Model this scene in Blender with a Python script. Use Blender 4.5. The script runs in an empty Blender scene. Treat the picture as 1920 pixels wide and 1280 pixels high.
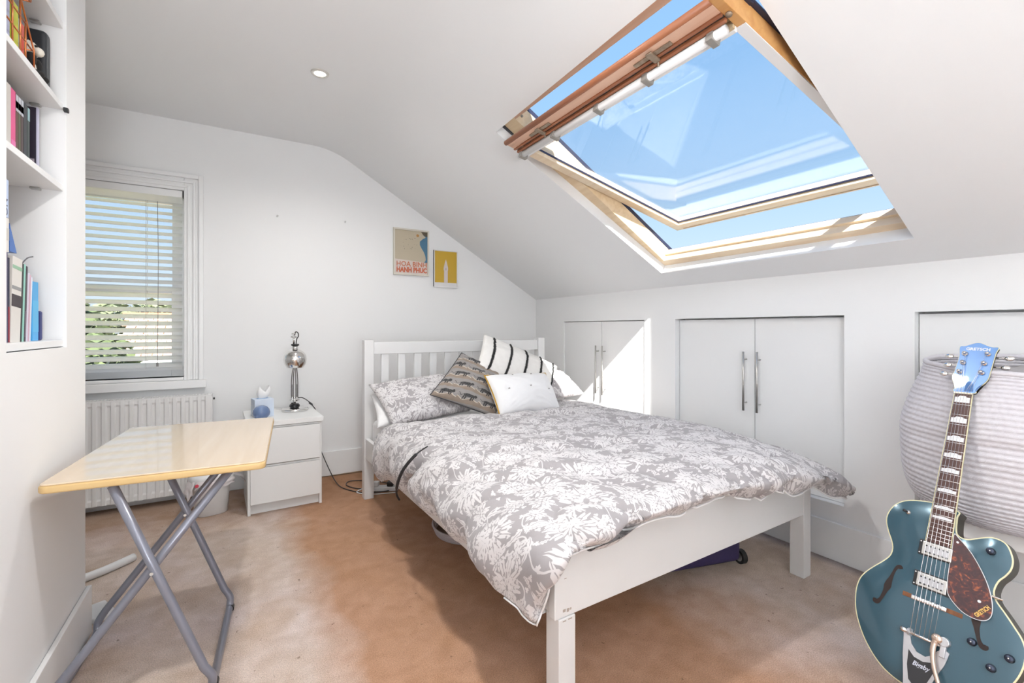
import bpy, bmesh, math, random
from mathutils import Vector, Matrix, noise
from mathutils.geometry import delaunay_2d_cdt
PI = math.pi
rad = math.radians
random.seed(7)
scene = bpy.context.scene
COL = scene.collection

# ------------------------------------------------------------------ camera
CAMZ = 1.12
cam_data = bpy.data.cameras.new('camera')
cam = bpy.data.objects.new('camera', cam_data)
COL.objects.link(cam)
cam_data.sensor_width = 36.0
cam_data.lens = 36.0 * 863.0 / 1920.0
cam_data.shift_y = -(640.0 - 616.0) / 1920.0
cam_data.clip_start = 0.02
cam_data.clip_end = 300
cam.location = (0, 0, CAMZ)
cam.rotation_euler = (rad(90), 0, rad(-30.6))
scene.camera = cam

# ------------------------------------------------------------------ sky, sun, daylight, exposure
world = bpy.data.worlds.new('sky')
scene.world = world
world.use_nodes = True
wn = world.node_tree
wn.nodes.clear()
w_out = wn.nodes.new('ShaderNodeOutputWorld')
w_bg = wn.nodes.new('ShaderNodeBackground')
w_tc = wn.nodes.new('ShaderNodeTexCoord')
w_sep = wn.nodes.new('ShaderNodeSeparateXYZ')
w_ramp = wn.nodes.new('ShaderNodeValToRGB')
wn.links.new(w_tc.outputs['Generated'], w_sep.inputs[0])
wn.links.new(w_sep.outputs['Z'], w_ramp.inputs[0])
wn.links.new(w_ramp.outputs[0], w_bg.inputs[0])
wn.links.new(w_bg.outputs[0], w_out.inputs[0])
els = w_ramp.color_ramp.elements
els[0].position = 0.0; els[0].color = (0.92, 1.04, 1.12, 1)
els[1].position = 1.0; els[1].color = (0.26, 0.50, 0.95, 1)
e = els.new(0.13); e.color = (0.70, 0.90, 1.10, 1)
e = els.new(0.30); e.color = (0.46, 0.73, 1.08, 1)
e = els.new(0.50); e.color = (0.36, 0.65, 1.06, 1)
w_bg.inputs[1].default_value = 0.74

sun_data = bpy.data.lights.new('sun', 'SUN')
sun_data.energy = 13.0
sun_data.angle = rad(0.6)
sun_data.color = (1.0, 0.96, 0.9)
sun = bpy.data.objects.new('sun', sun_data)
COL.objects.link(sun)
SUN_DIR = Vector((0.136, 0.24, -0.29)).normalized()
sun.rotation_euler = SUN_DIR.to_track_quat('-Z', 'Y').to_euler()
sun.location = (-2, -4, 6)

def area_light(name, loc, target, sx, sy, energy, color=(1, 1, 1), portal=False):
    d = bpy.data.lights.new(name, 'AREA')
    d.shape = 'RECTANGLE'
    d.size = sx; d.size_y = sy
    d.energy = energy
    d.color = color
    o = bpy.data.objects.new(name, d)
    COL.objects.link(o)
    o.location = loc
    o.rotation_euler = (Vector(target) - Vector(loc)).to_track_quat('-Z', 'Y').to_euler()
    if portal:
        d.cycles.is_portal = True
    return o
# unseen fill light added behind the camera, turned to the ceiling
area_light('ceiling_fill_light', (0.05, -1.75, .90), (-0.75, -1.25, 2.4), .8, .9, 62, (0.92, 0.965, 1.0))
# daylight through the window on the left of the back wall
area_light('daylight_portal_window', (-0.75, 3.93, 1.42), (-0.75, 0.0, 1.42), 0.9, 1.2, 1, portal=True)
area_light('daylight_portal_rooflight', (1.72, 1.46, 1.98), (1.20, 1.46, 1.10), 1.40, 1.45, 1, portal=True)

scene.view_settings.view_transform = 'Standard'
scene.view_settings.look = 'None'
scene.view_settings.exposure = 0.42
scene.view_settings.gamma = 1.0
scene.view_settings.use_curve_mapping = False

# ------------------------------------------------------------------ helpers
def tag(o, label=None, cat=None, group=None, kind=None):
    if label: o['label'] = label
    if cat: o['category'] = cat
    if group: o['group'] = group
    if kind: o['kind'] = kind
    return o

def empty(name, loc=(0, 0, 0), rz=0.0, label=None, cat=None, group=None, kind=None):
    o = bpy.data.objects.new(name, None)
    o.empty_display_size = 0.1
    COL.objects.link(o)
    o.location = loc
    o.rotation_euler = (0, 0, rz)
    return tag(o, label, cat, group, kind)

def obj(name, bm, mat, parent=None, smooth=False, bevel=0.0, seg=2, subsurf=0, angle=40):
    me = bpy.data.meshes.new(name)
    bmesh.ops.recalc_face_normals(bm, faces=bm.faces)
    bm.to_mesh(me)
    bm.free()
    return link_mesh(name, me, mat, parent, smooth, bevel, seg, subsurf, angle)

def link_mesh(name, me, mat, parent=None, smooth=False, bevel=0.0, seg=2, subsurf=0, angle=40):
    o = bpy.data.objects.new(name, me)
    COL.objects.link(o)
    if mat is not None:
        for m in (mat if isinstance(mat, (list, tuple)) else [mat]):
            me.materials.append(m)
    if smooth:
        for p in me.polygons:
            p.use_smooth = True
    if bevel > 0:
        md = o.modifiers.new('bevel', 'BEVEL')
        md.width = bevel; md.segments = seg
        md.limit_method = 'ANGLE'; md.angle_limit = rad(angle)
        if not smooth:
            for p in me.polygons:
                p.use_smooth = True
            wnm = o.modifiers.new('wn', 'WEIGHTED_NORMAL')
            wnm.keep_sharp = False
    if subsurf:
        md = o.modifiers.new('sub', 'SUBSURF')
        md.levels = subsurf; md.render_levels = subsurf
    if parent is not None:
        o.parent = parent
    return o

def B():
    return bmesh.new()

def box(bm, x0, x1, y0, y1, z0, z1, mi=0, M=None):
    vs = [bm.verts.new((x, y, z)) for x in (x0, x1) for y in (y0, y1) for z in (z0, z1)]
    fs = []
    for q in ((0, 1, 3, 2), (4, 6, 7, 5), (0, 4, 5, 1), (2, 3, 7, 6), (0, 2, 6, 4), (1, 5, 7, 3)):
        f = bm.faces.new([vs[i] for i in q]); f.material_index = mi; fs.append(f)
    if M is not None:
        for v in vs: v.co = M @ v.co
    return vs

def quad(bm, pts, mi=0):
    f = bm.faces.new([bm.verts.new(p) for p in pts]); f.material_index = mi
    return f

def frame_axes(d):
    d = d.normalized()
    up = Vector((0, 0, 1)) if abs(d.z) < 0.95 else Vector((0, 1, 0))
    a = d.cross(up).normalized()
    b = a.cross(d).normalized()
    return a, b

def tube(bm, pts, r, n=10, cap=True, mi=0, close=False):
    pts = [Vector(p) for p in pts]
    rs = r if isinstance(r, (list, tuple)) else [r] * len(pts)
    rings = []
    a = None
    N = len(pts)
    for i, p in enumerate(pts):
        if close:
            d = pts[(i + 1) % N] - pts[(i - 1) % N]
        else:
            d = pts[min(i + 1, N - 1)] - pts[max(i - 1, 0)]
        d.normalize()
        if a is None:
            a, b = frame_axes(d)
        else:
            a = (a - d * a.dot(d)).normalized(); b = a.cross(d).normalized()
        rings.append([bm.verts.new(p + rs[i] * (math.cos(t) * a + math.sin(t) * b)) for t in [2 * PI * k / n for k in range(n)]])
    R = rings + ([rings[0]] if close else [])
    for u, v in zip(R[:-1], R[1:]):
        for k in range(n):
            f = bm.faces.new((u[k], u[(k + 1) % n], v[(k + 1) % n], v[k])); f.material_index = mi
    if cap and not close:
        bm.faces.new(list(reversed(rings[0]))).material_index = mi
        bm.faces.new(rings[-1]).material_index = mi

def catmull(pts, sub=8, close=False):
    pts = [Vector(p) for p in pts]
    n = len(pts); out = []
    rng = range(n if close else n - 1)
    for i in rng:
        if close:
            p0, p1, p2, p3 = pts[(i - 1) % n], pts[i], pts[(i + 1) % n], pts[(i + 2) % n]
        else:
            p0, p1, p2, p3 = pts[max(i - 1, 0)], pts[i], pts[i + 1], pts[min(i + 2, n - 1)]
        for k in range(sub):
            t = k / sub
            out.append(0.5 * ((2 * p1) + (p2 - p0) * t + (2 * p0 - 5 * p1 + 4 * p2 - p3) * t * t + (3 * p1 - p0 - 3 * p2 + p3) * t ** 3))
    if not close: out.append(pts[-1])
    return out

def lathe(bm, prof, n=32, c=(0, 0), sx=1, sy=1, cap0=True, cap1=True, mi=0, z0=0.0):
    rings = []
    for r, z in prof:
        rings.append([bm.verts.new((c[0] + sx * r * math.cos(2 * PI * k / n), c[1] + sy * r * math.sin(2 * PI * k / n), z0 + z)) for k in range(n)])
    for u, v in zip(rings[:-1], rings[1:]):
        for k in range(n):
            bm.faces.new((u[k], u[(k + 1) % n], v[(k + 1) % n], v[k])).material_index = mi
    if cap0: bm.faces.new(list(reversed(rings[0]))).material_index = mi
    if cap1: bm.faces.new(rings[-1]).material_index = mi

def prism(bm, poly, z0, z1, mi=0):
    """poly: list of (x, y) -> extruded along z"""
    a = [bm.verts.new((x, y, z0)) for x, y in poly]
    b = [bm.verts.new((x, y, z1)) for x, y in poly]
    n = len(poly)
    for k in range(n):
        bm.faces.new((a[k], a[(k + 1) % n], b[(k + 1) % n], b[k])).material_index = mi
    bm.faces.new(list(reversed(a))).material_index = mi
    bm.faces.new(b).material_index = mi
    return a, b

def xform(bm, M):
    for v in bm.verts: v.co = M @ v.co

def plane_map(origin, ux, uy):
    """matrix taking (x, y, z) of a local drawing to origin + x*ux + y*uy + z*(ux x uy)"""
    ux = Vector(ux).normalized(); uy = Vector(uy).normalized(); uz = ux.cross(uy)
    M = Matrix((ux, uy, uz)).transposed().to_4x4()
    M.translation = Vector(origin)
    return M

def text_mesh(name, s, size, mat, parent, M, depth=0.0006, spacing=1.0, shear=0.0, bold=0.0, sx=1.0):
    cu = bpy.data.curves.new(name, 'FONT')
    cu.body = s; cu.size = size; cu.extrude = depth; cu.offset = bold
    cu.align_x = 'CENTER'; cu.align_y = 'CENTER'
    cu.space_character = spacing; cu.shear = shear
    cu.resolution_u = 3
    t = bpy.data.objects.new(name, cu)
    COL.objects.link(t)
    dg = bpy.context.evaluated_depsgraph_get()
    me = bpy.data.meshes.new_from_object(t.evaluated_get(dg))
    bpy.data.objects.remove(t)
    me.name = name
    me.transform(M @ Matrix.Scale(sx, 4, (1, 0, 0)))
    me.materials.clear()
    return link_mesh(name, me, mat, parent)

# ------------------------------------------------------------------ materials
def newmat(name):
    m = bpy.data.materials.new(name)
    m.use_nodes = True
    return m, m.node_tree, m.node_tree.nodes['Principled BSDF']

def srgb(r, g, b):
    def f(c):
        c = c / 255.0
        return c / 12.92 if c <= 0.04045 else ((c + 0.055) / 1.055) ** 2.4
    return (f(r), f(g), f(b), 1)

def noisy(name, c1, c2, scale=8.0, rough=0.5, metal=0.0, bump=0.0, bscale=None, coat=0.0, detail=4, spec=0.5, stretch=None, sheen=0.0):
    m, nt, p = newmat(name)
    tc = nt.nodes.new('ShaderNodeTexCoord')
    nz = nt.nodes.new('ShaderNodeTexNoise'); nz.inputs['Scale'].default_value = scale; nz.inputs['Detail'].default_value = detail
    src = tc.outputs['Object']
    if stretch:
        mp = nt.nodes.new('ShaderNodeMapping'); mp.inputs['Scale'].default_value = stretch
        nt.links.new(src, mp.inputs[0]); src = mp.outputs[0]
    nt.links.new(src, nz.inputs['Vector'])
    mx = nt.nodes.new('ShaderNodeMix'); mx.data_type = 'RGBA'
    mx.inputs[6].default_value = c1; mx.inputs[7].default_value = c2
    nt.links.new(nz.outputs['Fac'], mx.inputs[0])
    nt.links.new(mx.outputs[2], p.inputs['Base Color'])
    p.inputs['Roughness'].default_value = rough
    p.inputs['Metallic'].default_value = metal
    p.inputs['Coat Weight'].default_value = coat
    p.inputs['Specular IOR Level'].default_value = spec
    if sheen: p.inputs['Sheen Weight'].default_value = sheen
    if bump:
        n2 = nt.nodes.new('ShaderNodeTexNoise'); n2.inputs['Scale'].default_value = bscale or scale * 4; n2.inputs['Detail'].default_value = 3
        nt.links.new(src, n2.inputs['Vector'])
        bp = nt.nodes.new('ShaderNodeBump'); bp.inputs['Strength'].default_value = bump; bp.inputs['Distance'].default_value = 0.002
        nt.links.new(n2.outputs['Fac'], bp.inputs['Height'])
        nt.links.new(bp.outputs[0], p.inputs['Normal'])
    return m

def v3(c, k): return (c[0] * k, c[1] * k, c[2] * k, 1)
def plain(name, c, rough=0.5, metal=0.0, coat=0.0, bump=0.0, scale=20.0):
    return noisy(name, v3(c, 0.96), v3(c, 1.03), scale=scale, rough=rough, metal=metal, coat=coat, bump=bump)

M_wall = noisy('wall_paint', (0.845, 0.845, 0.845, 1), (0.865, 0.865, 0.865, 1), 1.5, 0.75, bump=0.08, bscale=180)
M_ceil = noisy('ceiling_paint', (0.86, 0.868, 0.875, 1), (0.875, 0.88, 0.885, 1), 1.2, 0.85, bump=0.05, bscale=160)
M_gloss = noisy('white_gloss_paint', (0.84, 0.84, 0.84, 1), (0.87, 0.87, 0.87, 1), 3, 0.3, bump=0.03, bscale=60)
M_door = noisy('white_door_laminate', (0.83, 0.83, 0.83, 1), (0.85, 0.85, 0.85, 1), 3, 0.35)
M_bed = noisy('white_bed_lacquer', (0.74, 0.735, 0.73, 1), (0.78, 0.775, 0.77, 1), 6, 0.38, bump=0.04, bscale=40)
M_cab = noisy('white_foil', (0.80, 0.80, 0.79, 1), (0.83, 0.83, 0.82, 1), 4, 0.4)
M_steel = noisy('brushed_steel', (0.50, 0.49, 0.47, 1), (0.58, 0.57, 0.55, 1), 60, 0.32, metal=0.9)
M_chrome = noisy('chrome', (0.78, 0.77, 0.75, 1), (0.82, 0.81, 0.80, 1), 5, 0.08, metal=1.0)
M_black = plain('black_plastic', (0.02, 0.02, 0.022), 0.4)
M_whitepl = plain('white_plastic', (0.80, 0.80, 0.80), 0.35)
M_sheet = noisy('white_cotton', (0.80, 0.79, 0.79, 1), (0.86, 0.85, 0.85, 1), 12, 0.9, bump=0.15, bscale=30, sheen=0.2)

def wood(name, ca, cb, scale=3.0, rough=0.4, coat=0.0, stretch=(14, 1, 14)):
    m, nt, p = newmat(name)
    tc = nt.nodes.new('ShaderNodeTexCoord')
    mp = nt.nodes.new('ShaderNodeMapping'); mp.inputs['Scale'].default_value = stretch
    nz = nt.nodes.new('ShaderNodeTexNoise'); nz.inputs['Scale'].default_value = scale; nz.inputs['Detail'].default_value = 6; nz.inputs['Distortion'].default_value = 0.6
    rp = nt.nodes.new('ShaderNodeValToRGB')
    rp.color_ramp.elements[0].position = 0.3; rp.color_ramp.elements[0].color = ca
    rp.color_ramp.elements[1].position = 0.7; rp.color_ramp.elements[1].color = cb
    nt.links.new(tc.outputs['Object'], mp.inputs[0]); nt.links.new(mp.outputs[0], nz.inputs['Vector'])
    nt.links.new(nz.outputs['Fac'], rp.inputs[0]); nt.links.new(rp.outputs[0], p.inputs['Base Color'])
    p.inputs['Roughness'].default_value = rough
    p.inputs['Coat Weight'].default_value = coat
    bp = nt.nodes.new('ShaderNodeBump'); bp.inputs['Strength'].default_value = 0.12; bp.inputs['Distance'].default_value = 0.001
    nt.links.new(nz.outputs['Fac'], bp.inputs['Height']); nt.links.new(bp.outputs[0], p.inputs['Normal'])
    return m
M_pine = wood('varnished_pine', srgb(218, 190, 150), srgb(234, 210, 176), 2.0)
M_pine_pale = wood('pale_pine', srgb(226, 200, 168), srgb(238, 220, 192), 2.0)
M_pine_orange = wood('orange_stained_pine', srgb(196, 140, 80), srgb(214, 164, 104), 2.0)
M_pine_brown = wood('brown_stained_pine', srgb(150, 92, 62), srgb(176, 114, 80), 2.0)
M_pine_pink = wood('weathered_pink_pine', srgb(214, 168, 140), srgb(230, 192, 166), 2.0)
M_clad = plain('dark_metal_cladding', (0.05, 0.055, 0.10), 0.35, metal=0.5)

def glass_mat(name, tint=(0.975, 0.985, 0.99, 1), refl=1.0):
    m = bpy.data.materials.new(name); m.use_nodes = True
    nt = m.node_tree; nt.nodes.clear()
    out = nt.nodes.new('ShaderNodeOutputMaterial')
    tr = nt.nodes.new('ShaderNodeBsdfTransparent')
    gl = nt.nodes.new('ShaderNodeBsdfGlossy'); gl.inputs['Roughness'].default_value = 0.0
    lw = nt.nodes.new('ShaderNodeLayerWeight'); lw.inputs[0].default_value = 0.5
    pw = nt.nodes.new('ShaderNodeMath'); pw.operation = 'POWER'; pw.inputs[1].default_value = 5.0
    fr = nt.nodes.new('ShaderNodeMath'); fr.operation = 'MULTIPLY_ADD'; fr.inputs[1].default_value = 0.9; fr.inputs[2].default_value = 0.045
    nt.links.new(lw.outputs['Facing'], pw.inputs[0]); nt.links.new(pw.outputs[0], fr.inputs[0])
    nz = nt.nodes.new('ShaderNodeTexNoise'); nz.inputs['Scale'].default_value = 0.8
    mc = nt.nodes.new('ShaderNodeMix'); mc.data_type = 'RGBA'
    mc.inputs[6].default_value = tint; mc.inputs[7].default_value = v3(tint, 0.98)
    mul = nt.nodes.new('ShaderNodeMath'); mul.operation = 'MULTIPLY'; mul.inputs[1].default_value = refl
    mx = nt.nodes.new('ShaderNodeMixShader')
    nt.links.new(nz.outputs['Fac'], mc.inputs[0]); nt.links.new(mc.outputs[2], tr.inputs[0])
    nt.links.new(fr.outputs[0], mul.inputs[0]); nt.links.new(mul.outputs[0], mx.inputs[0])
    nt.links.new(tr.outputs[0], mx.inputs[1]); nt.links.new(gl.outputs[0], mx.inputs[2])
    nt.links.new(mx.outputs[0], out.inputs[0])
    return m
M_glass = glass_mat('window_glass', refl=0.9)

def carpet_mat():
    m, nt, p = newmat('pinkish_beige_carpet')
    tc = nt.nodes.new('ShaderNodeTexCoord')
    def nz(scale, detail=4, dist=0.0):
        n = nt.nodes.new('ShaderNodeTexNoise'); n.inputs['Scale'].default_value = scale; n.inputs['Detail'].default_value = detail
        n.inputs['Distortion'].default_value = dist
        nt.links.new(tc.outputs['Object'], n.inputs['Vector']); return n
    def mixc(f, a, b, blend='MIX'):
        x = nt.nodes.new('ShaderNodeMix'); x.data_type = 'RGBA'; x.blend_type = blend
        if isinstance(f, float): x.inputs[0].default_value = f
        else: nt.links.new(f, x.inputs[0])
        for i, c in ((6, a), (7, b)):
            if isinstance(c, tuple): x.inputs[i].default_value = c
            else: nt.links.new(c, x.inputs[i])
        return x.outputs[2]
    def ramp(f, a, b):
        r = nt.nodes.new('ShaderNodeMapRange'); r.inputs[1].default_value = a; r.inputs[2].default_value = b
        nt.links.new(f, r.inputs[0]); return r.outputs[0]
    big = nz(1.1, 3, 0.4); mid = nz(4.0, 5, 0.3); fine = nz(260.0, 2); gr = nz(90.0, 3)
    c = mixc(ramp(big.outputs['Fac'], 0.40, 0.62), srgb(216, 201, 196), srgb(212, 195, 180))
    c = mixc(ramp(mid.outputs['Fac'], 0.45, 0.75), c, srgb(200, 178, 160))
    # tan band alongside the bed: uneven exposure of the light painted into the carpet
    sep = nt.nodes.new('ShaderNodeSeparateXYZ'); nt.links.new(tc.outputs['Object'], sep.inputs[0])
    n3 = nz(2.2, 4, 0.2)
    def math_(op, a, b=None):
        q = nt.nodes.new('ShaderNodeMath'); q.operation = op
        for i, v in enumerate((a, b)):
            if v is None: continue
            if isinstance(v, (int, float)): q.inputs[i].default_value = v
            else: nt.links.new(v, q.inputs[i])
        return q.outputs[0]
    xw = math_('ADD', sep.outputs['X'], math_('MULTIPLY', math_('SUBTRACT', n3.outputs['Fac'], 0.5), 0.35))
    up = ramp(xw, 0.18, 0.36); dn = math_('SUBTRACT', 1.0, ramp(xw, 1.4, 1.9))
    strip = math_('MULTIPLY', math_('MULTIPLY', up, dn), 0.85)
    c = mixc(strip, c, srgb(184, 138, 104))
    # browner carpet towards the back wall
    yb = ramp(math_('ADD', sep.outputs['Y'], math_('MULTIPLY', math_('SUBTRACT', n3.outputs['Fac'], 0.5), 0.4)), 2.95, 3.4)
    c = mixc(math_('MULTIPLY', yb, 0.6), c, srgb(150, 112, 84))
    c = mixc(ramp(gr.outputs['Fac'], 0.35, 0.75), c, v3((0.40, 0.30, 0.24), 1.0), 'MIX') if False else c
    sp = mixc(ramp(fine.outputs['Fac'], 0.3, 0.7), (0.74, 0.74, 0.74, 1), (1.14, 1.14, 1.14, 1))
    m2 = nz(14.0, 5, 0.4); sp = mixc(1.0, sp, mixc(ramp(m2.outputs['Fac'], 0.35, 0.68), (0.90, 0.87, 0.84, 1), (1.05, 1.05, 1.06, 1)), 'MULTIPLY')
    c = mixc(1.0, c, sp, 'MULTIPLY')
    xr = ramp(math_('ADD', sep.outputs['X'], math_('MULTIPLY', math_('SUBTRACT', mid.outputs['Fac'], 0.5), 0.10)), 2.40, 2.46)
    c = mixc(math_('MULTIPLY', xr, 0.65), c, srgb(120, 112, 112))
    spk = nz(38.0, 2); c = mixc(math_('MULTIPLY', ramp(spk.outputs['Fac'], 0.70, 0.76), 0.6), c, srgb(96, 74, 60))
    nt.links.new(c, p.inputs['Base Color'])
    p.inputs['Roughness'].default_value = 0.95
    p.inputs['Specular IOR Level'].default_value = 0.1
    bp = nt.nodes.new('ShaderNodeBump'); bp.inputs['Strength'].default_value = 0.5; bp.inputs['Distance'].default_value = 0.004
    nt.links.new(fine.outputs['Fac'], bp.inputs['Height']); nt.links.new(bp.outputs[0], p.inputs['Normal'])
    return m
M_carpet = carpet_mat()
# ------------------------------------------------------------------ room shell
XR, YB, XL, YR = 2.486, 3.745, -0.486, -2.3     # right (knee) wall, back wall, left wall face, rear wall
YC, XA = 2.242, -1.36                           # end of the boxed-out left wall, alcove side wall
ZC, ZK = 2.50, 1.40                             # ceiling, top of knee wall
TH = rad(30.4); c30, s30 = math.cos(TH), math.sin(TH)
def SP(a, y, n):     # slope coordinates: a up the slope from the knee wall, y along, n out through the roof
    return Vector((XR - a * c30 + n * s30, y, ZK + a * s30 + n * c30))

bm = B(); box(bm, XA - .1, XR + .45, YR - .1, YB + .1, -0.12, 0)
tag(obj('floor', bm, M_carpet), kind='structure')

# ceiling: flat part rolling over into the slope, with the rooflight opening
bm = B()
A_END = (ZC - ZK) / s30
hole = {'bl': (.156, 2.074), 'tl': (1.518, 2.159), 'br': (.166, .773), 'tr': (1.545, .800)}
y0, y1 = YR, YB
A_T = 2.02
def sp(a, y): return bm.verts.new(SP(a, y, 0))
o = {k: sp(*v) for k, v in hole.items()}
k00, k01 = sp(0, y0), sp(0, y1)
t00, t01 = sp(A_T, y0), sp(A_T, y1)
bm.faces.new((k00, k01, o['bl'], o['br']))
bm.faces.new((k01, t01, o['tl'], o['bl']))
bm.faces.new((t01, t00, o['tr'], o['tl']))
bm.faces.new((t00, k00, o['br'], o['tr']))
for f in bm.faces: f.smooth = False
# rounded junction
K = Vector((XR - A_END * c30, 0, ZC))
pS = SP(A_T, 0, 0); L = (Vector((pS.x, 0, pS.z)) - K).length
pF = Vector((K.x - L, 0, ZC))
prev = (t00, t01)
N = 14
for i in range(1, N + 1):
    t = i / N
    q = (1 - t) ** 2 * Vector((pS.x, 0, pS.z)) + 2 * (1 - t) * t * K + t * t * pF
    cur = (bm.verts.new((q.x, y0, q.z)), bm.verts.new((q.x, y1, q.z)))
    f = bm.faces.new((prev[0], cur[0], cur[1], prev[1])); f.smooth = True
    prev = cur
e0, e1 = bm.verts.new((XA - .05, y0, ZC)), bm.verts.new((XA - .05, y1, ZC))
bm.faces.new((prev[0], e0, e1, prev[1]))
ceil = tag(obj('ceiling', bm, M_ceil), kind='structure')
bm = B()
D = 0.070
def SPv(k, n): return SP(hole[k][0], hole[k][1], n)
for a, b in (('bl', 'br'), ('br', 'tr'), ('tr', 'tl'), ('tl', 'bl')):
    quad(bm, [SPv(a, 0), SPv(b, 0), SPv(b, D), SPv(a, D)])
obj('rooflight_reveal', bm, M_wall, ceil)

# outer shell above the slope so daylight only enters through the rooflight
# back wall with window opening
WX0, WX1, WZ0, WZ1 = -1.20, -0.319, 0.80, 2.035
bm = B()
T = 0.16
box(bm, XA - .1, WX0, YB, YB + T, 0, ZC)
box(bm, WX1, XR + .1, YB, YB + T, 0, ZC)
box(bm, WX0, WX1, YB, YB + T, 0, WZ0)
box(bm, WX0, WX1, YB, YB + T, WZ1, ZC)
tag(obj('wall_back', bm, M_wall), kind='structure')
# boxed-out left wall with the shelf niche
NY0, NY1, ND, NZ0 = 1.581, 2.031, -0.80, 1.062
bm = B()
box(bm, XA - .05, XL, YR, NY0, 0, ZC)
box(bm, XA - .05, XL, NY1, YC, 0, ZC)
box(bm, XA - .05, XL, NY0, NY1, 0, NZ0 - .002)
box(bm, XA - .05, ND, NY0, NY1, NZ0 - .002, ZC)
tag(obj('wall_left', bm, M_wall), kind='structure')
bm = B(); box(bm, XA - .12, XA, YC, YB, 0, ZC)
tag(obj('wall_alcove', bm, M_wall), kind='structure')
# rear wall with a pair of white doors (behind the camera)
bm = B()
box(bm, XL, -.20, YR - .12, YR, 0, ZC)
box(bm, 2.2, XR + .1, YR - .12, YR, 0, ZC)
box(bm, -.20, 2.2, YR - .12, YR, 2.3, ZC)
tag(obj('wall_rear', bm, M_wall), kind='structure')
dr = empty('door_1', (1.0, YR - .06, 0), kind='structure')
bm = B()
for x0, x1 in ((-.2, 1.0), (1.0, 2.2)):
    box(bm, x0 - 1.0, x0 - .93, -.03, .03, 0, 2.3); box(bm, x1 - 1.07, x1 - 1.0, -.03, .03, 0, 2.3)
    box(bm, x0 - .93, x1 - 1.07, -.03, .03, 0, .12); box(bm, x0 - .93, x1 - 1.07, -.03, .03, 2.2, 2.3)
obj('door_frame', bm, M_gloss, dr)
for x0, x1 in ((-1.14, -.06), (.06, 1.14)):
    bm = B(); box(bm, x0, x1, -.012, .012, .1, 2.22); obj('door_panel', bm, M_gloss, dr)

# right knee wall with recesses
CUPS = [(2.348, 3.297, .275, 1.182, .012), (1.085, 2.077, .269, 1.185, .042), (-.20, .818, .30, 1.192, .040)]
bm = B()
edges = [YR] + sorted([v for c in CUPS for v in c[:2]]) + [YB]
cs = sorted(CUPS)
for i in range(0, len(edges) - 1):
    a, b = edges[i], edges[i + 1]
    c = [q for q in cs if abs(q[0] - a) < 1e-6]
    if c:
        c = c[0]
        box(bm, XR, XR + .30, a, b, 0, c[2]); box(bm, XR, XR + .30, a, b, c[3], ZK)
        box(bm, XR + .10, XR + .30, a, b, c[2], c[3])
    else:
        box(bm, XR, XR + .30, a, b, 0, ZK)
tag(obj('wall_right', bm, M_wall), kind='structure')

# skirting boards
def skirting(name, pts):
    bm = B()
    (x0, y0), (x1, y1) = pts[0], pts[1]
    box(bm, min(x0, x1), max(x0, x1), min(y0, y1), max(y0, y1), 0, .183)
    return tag(obj(name, bm, M_gloss, bevel=.003), kind='structure')
skirting('baseboard_back', ((WX1 - .9, YB - .016), (XR, YB - .001)))
skirting('baseboard_right', ((XR - .016, YR), (XR - .001, YB - .016)))
bm = B(); box(bm, XL + .001, XL + .016, YR, YC + .014, 0, .175)
box(bm, XL - .5, XL + .001, YC + .001, YC + .014, 0, .175)
tag(obj('baseboard_left', bm, M_gloss, bevel=.003), kind='structure')

# ------------------------------------------------------------------ rooflight (window_2)
th = rad(17.3); A0, N0 = .845, .094
def SA(w, y, m):
    return SP(A0 + w * math.cos(th) + m * math.sin(th), y, N0 - w * math.sin(th) + m * math.cos(th))
def slope_box(bm, f, a0, a1, y0, y1, n0, n1, mi=0, ys0=None, ys1=None):
    vs = []
    for a in (a0, a1):
        for j, y in enumerate((y0, y1)):
            for n in (n0, n1):
                vs.append(bm.verts.new(f(a, y, n)))
    for q in ((0, 1, 3, 2), (4, 6, 7, 5), (0, 4, 5, 1), (2, 3, 7, 6), (0, 2, 6, 4), (1, 5, 7, 3)):
        bm.faces.new([vs[i] for i in q]).material_index = mi
win = empty('window_2', SP(.85, 1.46, .1), kind='structure')
Wi = Matrix.Translation(win.location).inverted()
def wobj(name, bm, m, parent=win, **k):
    xform(bm, Wi)
    return obj(name, bm, m, parent, **k)
FY0, FY1, FA0, FA1 = .800, 2.045, .205, 1.490
bm = B()
slope_box(bm, SP, FA0 - .07, FA0, FY0 - .06, FY1 + .10, .060, .135)
slope_box(bm, SP, FA0 - .07, FA0 + .012, FY0 - .06, FY1 + .10, .100, .135)
wobj('frame_sill', bm, M_pine_pale, bevel=.002)
bm = B(); slope_box(bm, SP, FA0, FA1 + .12, FY1, FY1 + .11, .060, .150); wobj('frame_jamb', bm, M_pine, bevel=.002)
bm = B(); slope_box(bm, SP, FA0, FA1 + .12, FY0 - .07, FY0, .060, .150); wobj('frame_jamb', bm, M_pine_orange, bevel=.002)
bm = B(); slope_box(bm, SP, FA1, FA1 + .12, FY0, FY1, .060, .135); wobj('frame_head', bm, M_pine_pink, bevel=.002)
bm = B()
slope_box(bm, SP, FA0 - .10, FA0 - .008, FY0 - .10, FY1 + .12, .136, .155)
slope_box(bm, SP, FA0 - .10, FA1 + .16, FY1 + .002, FY1 + .13, .151, .175)
slope_box(bm, SP, FA0 - .10, FA1 + .16, FY0 - .13, FY0 - .002, .151, .175)
slope_box(bm, SP, FA1 - .018, FA1 + .16, FY0 - .13, FY1 + .13, .136, .175)
wobj('flashing', bm, M_clad, bevel=.002)
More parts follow.
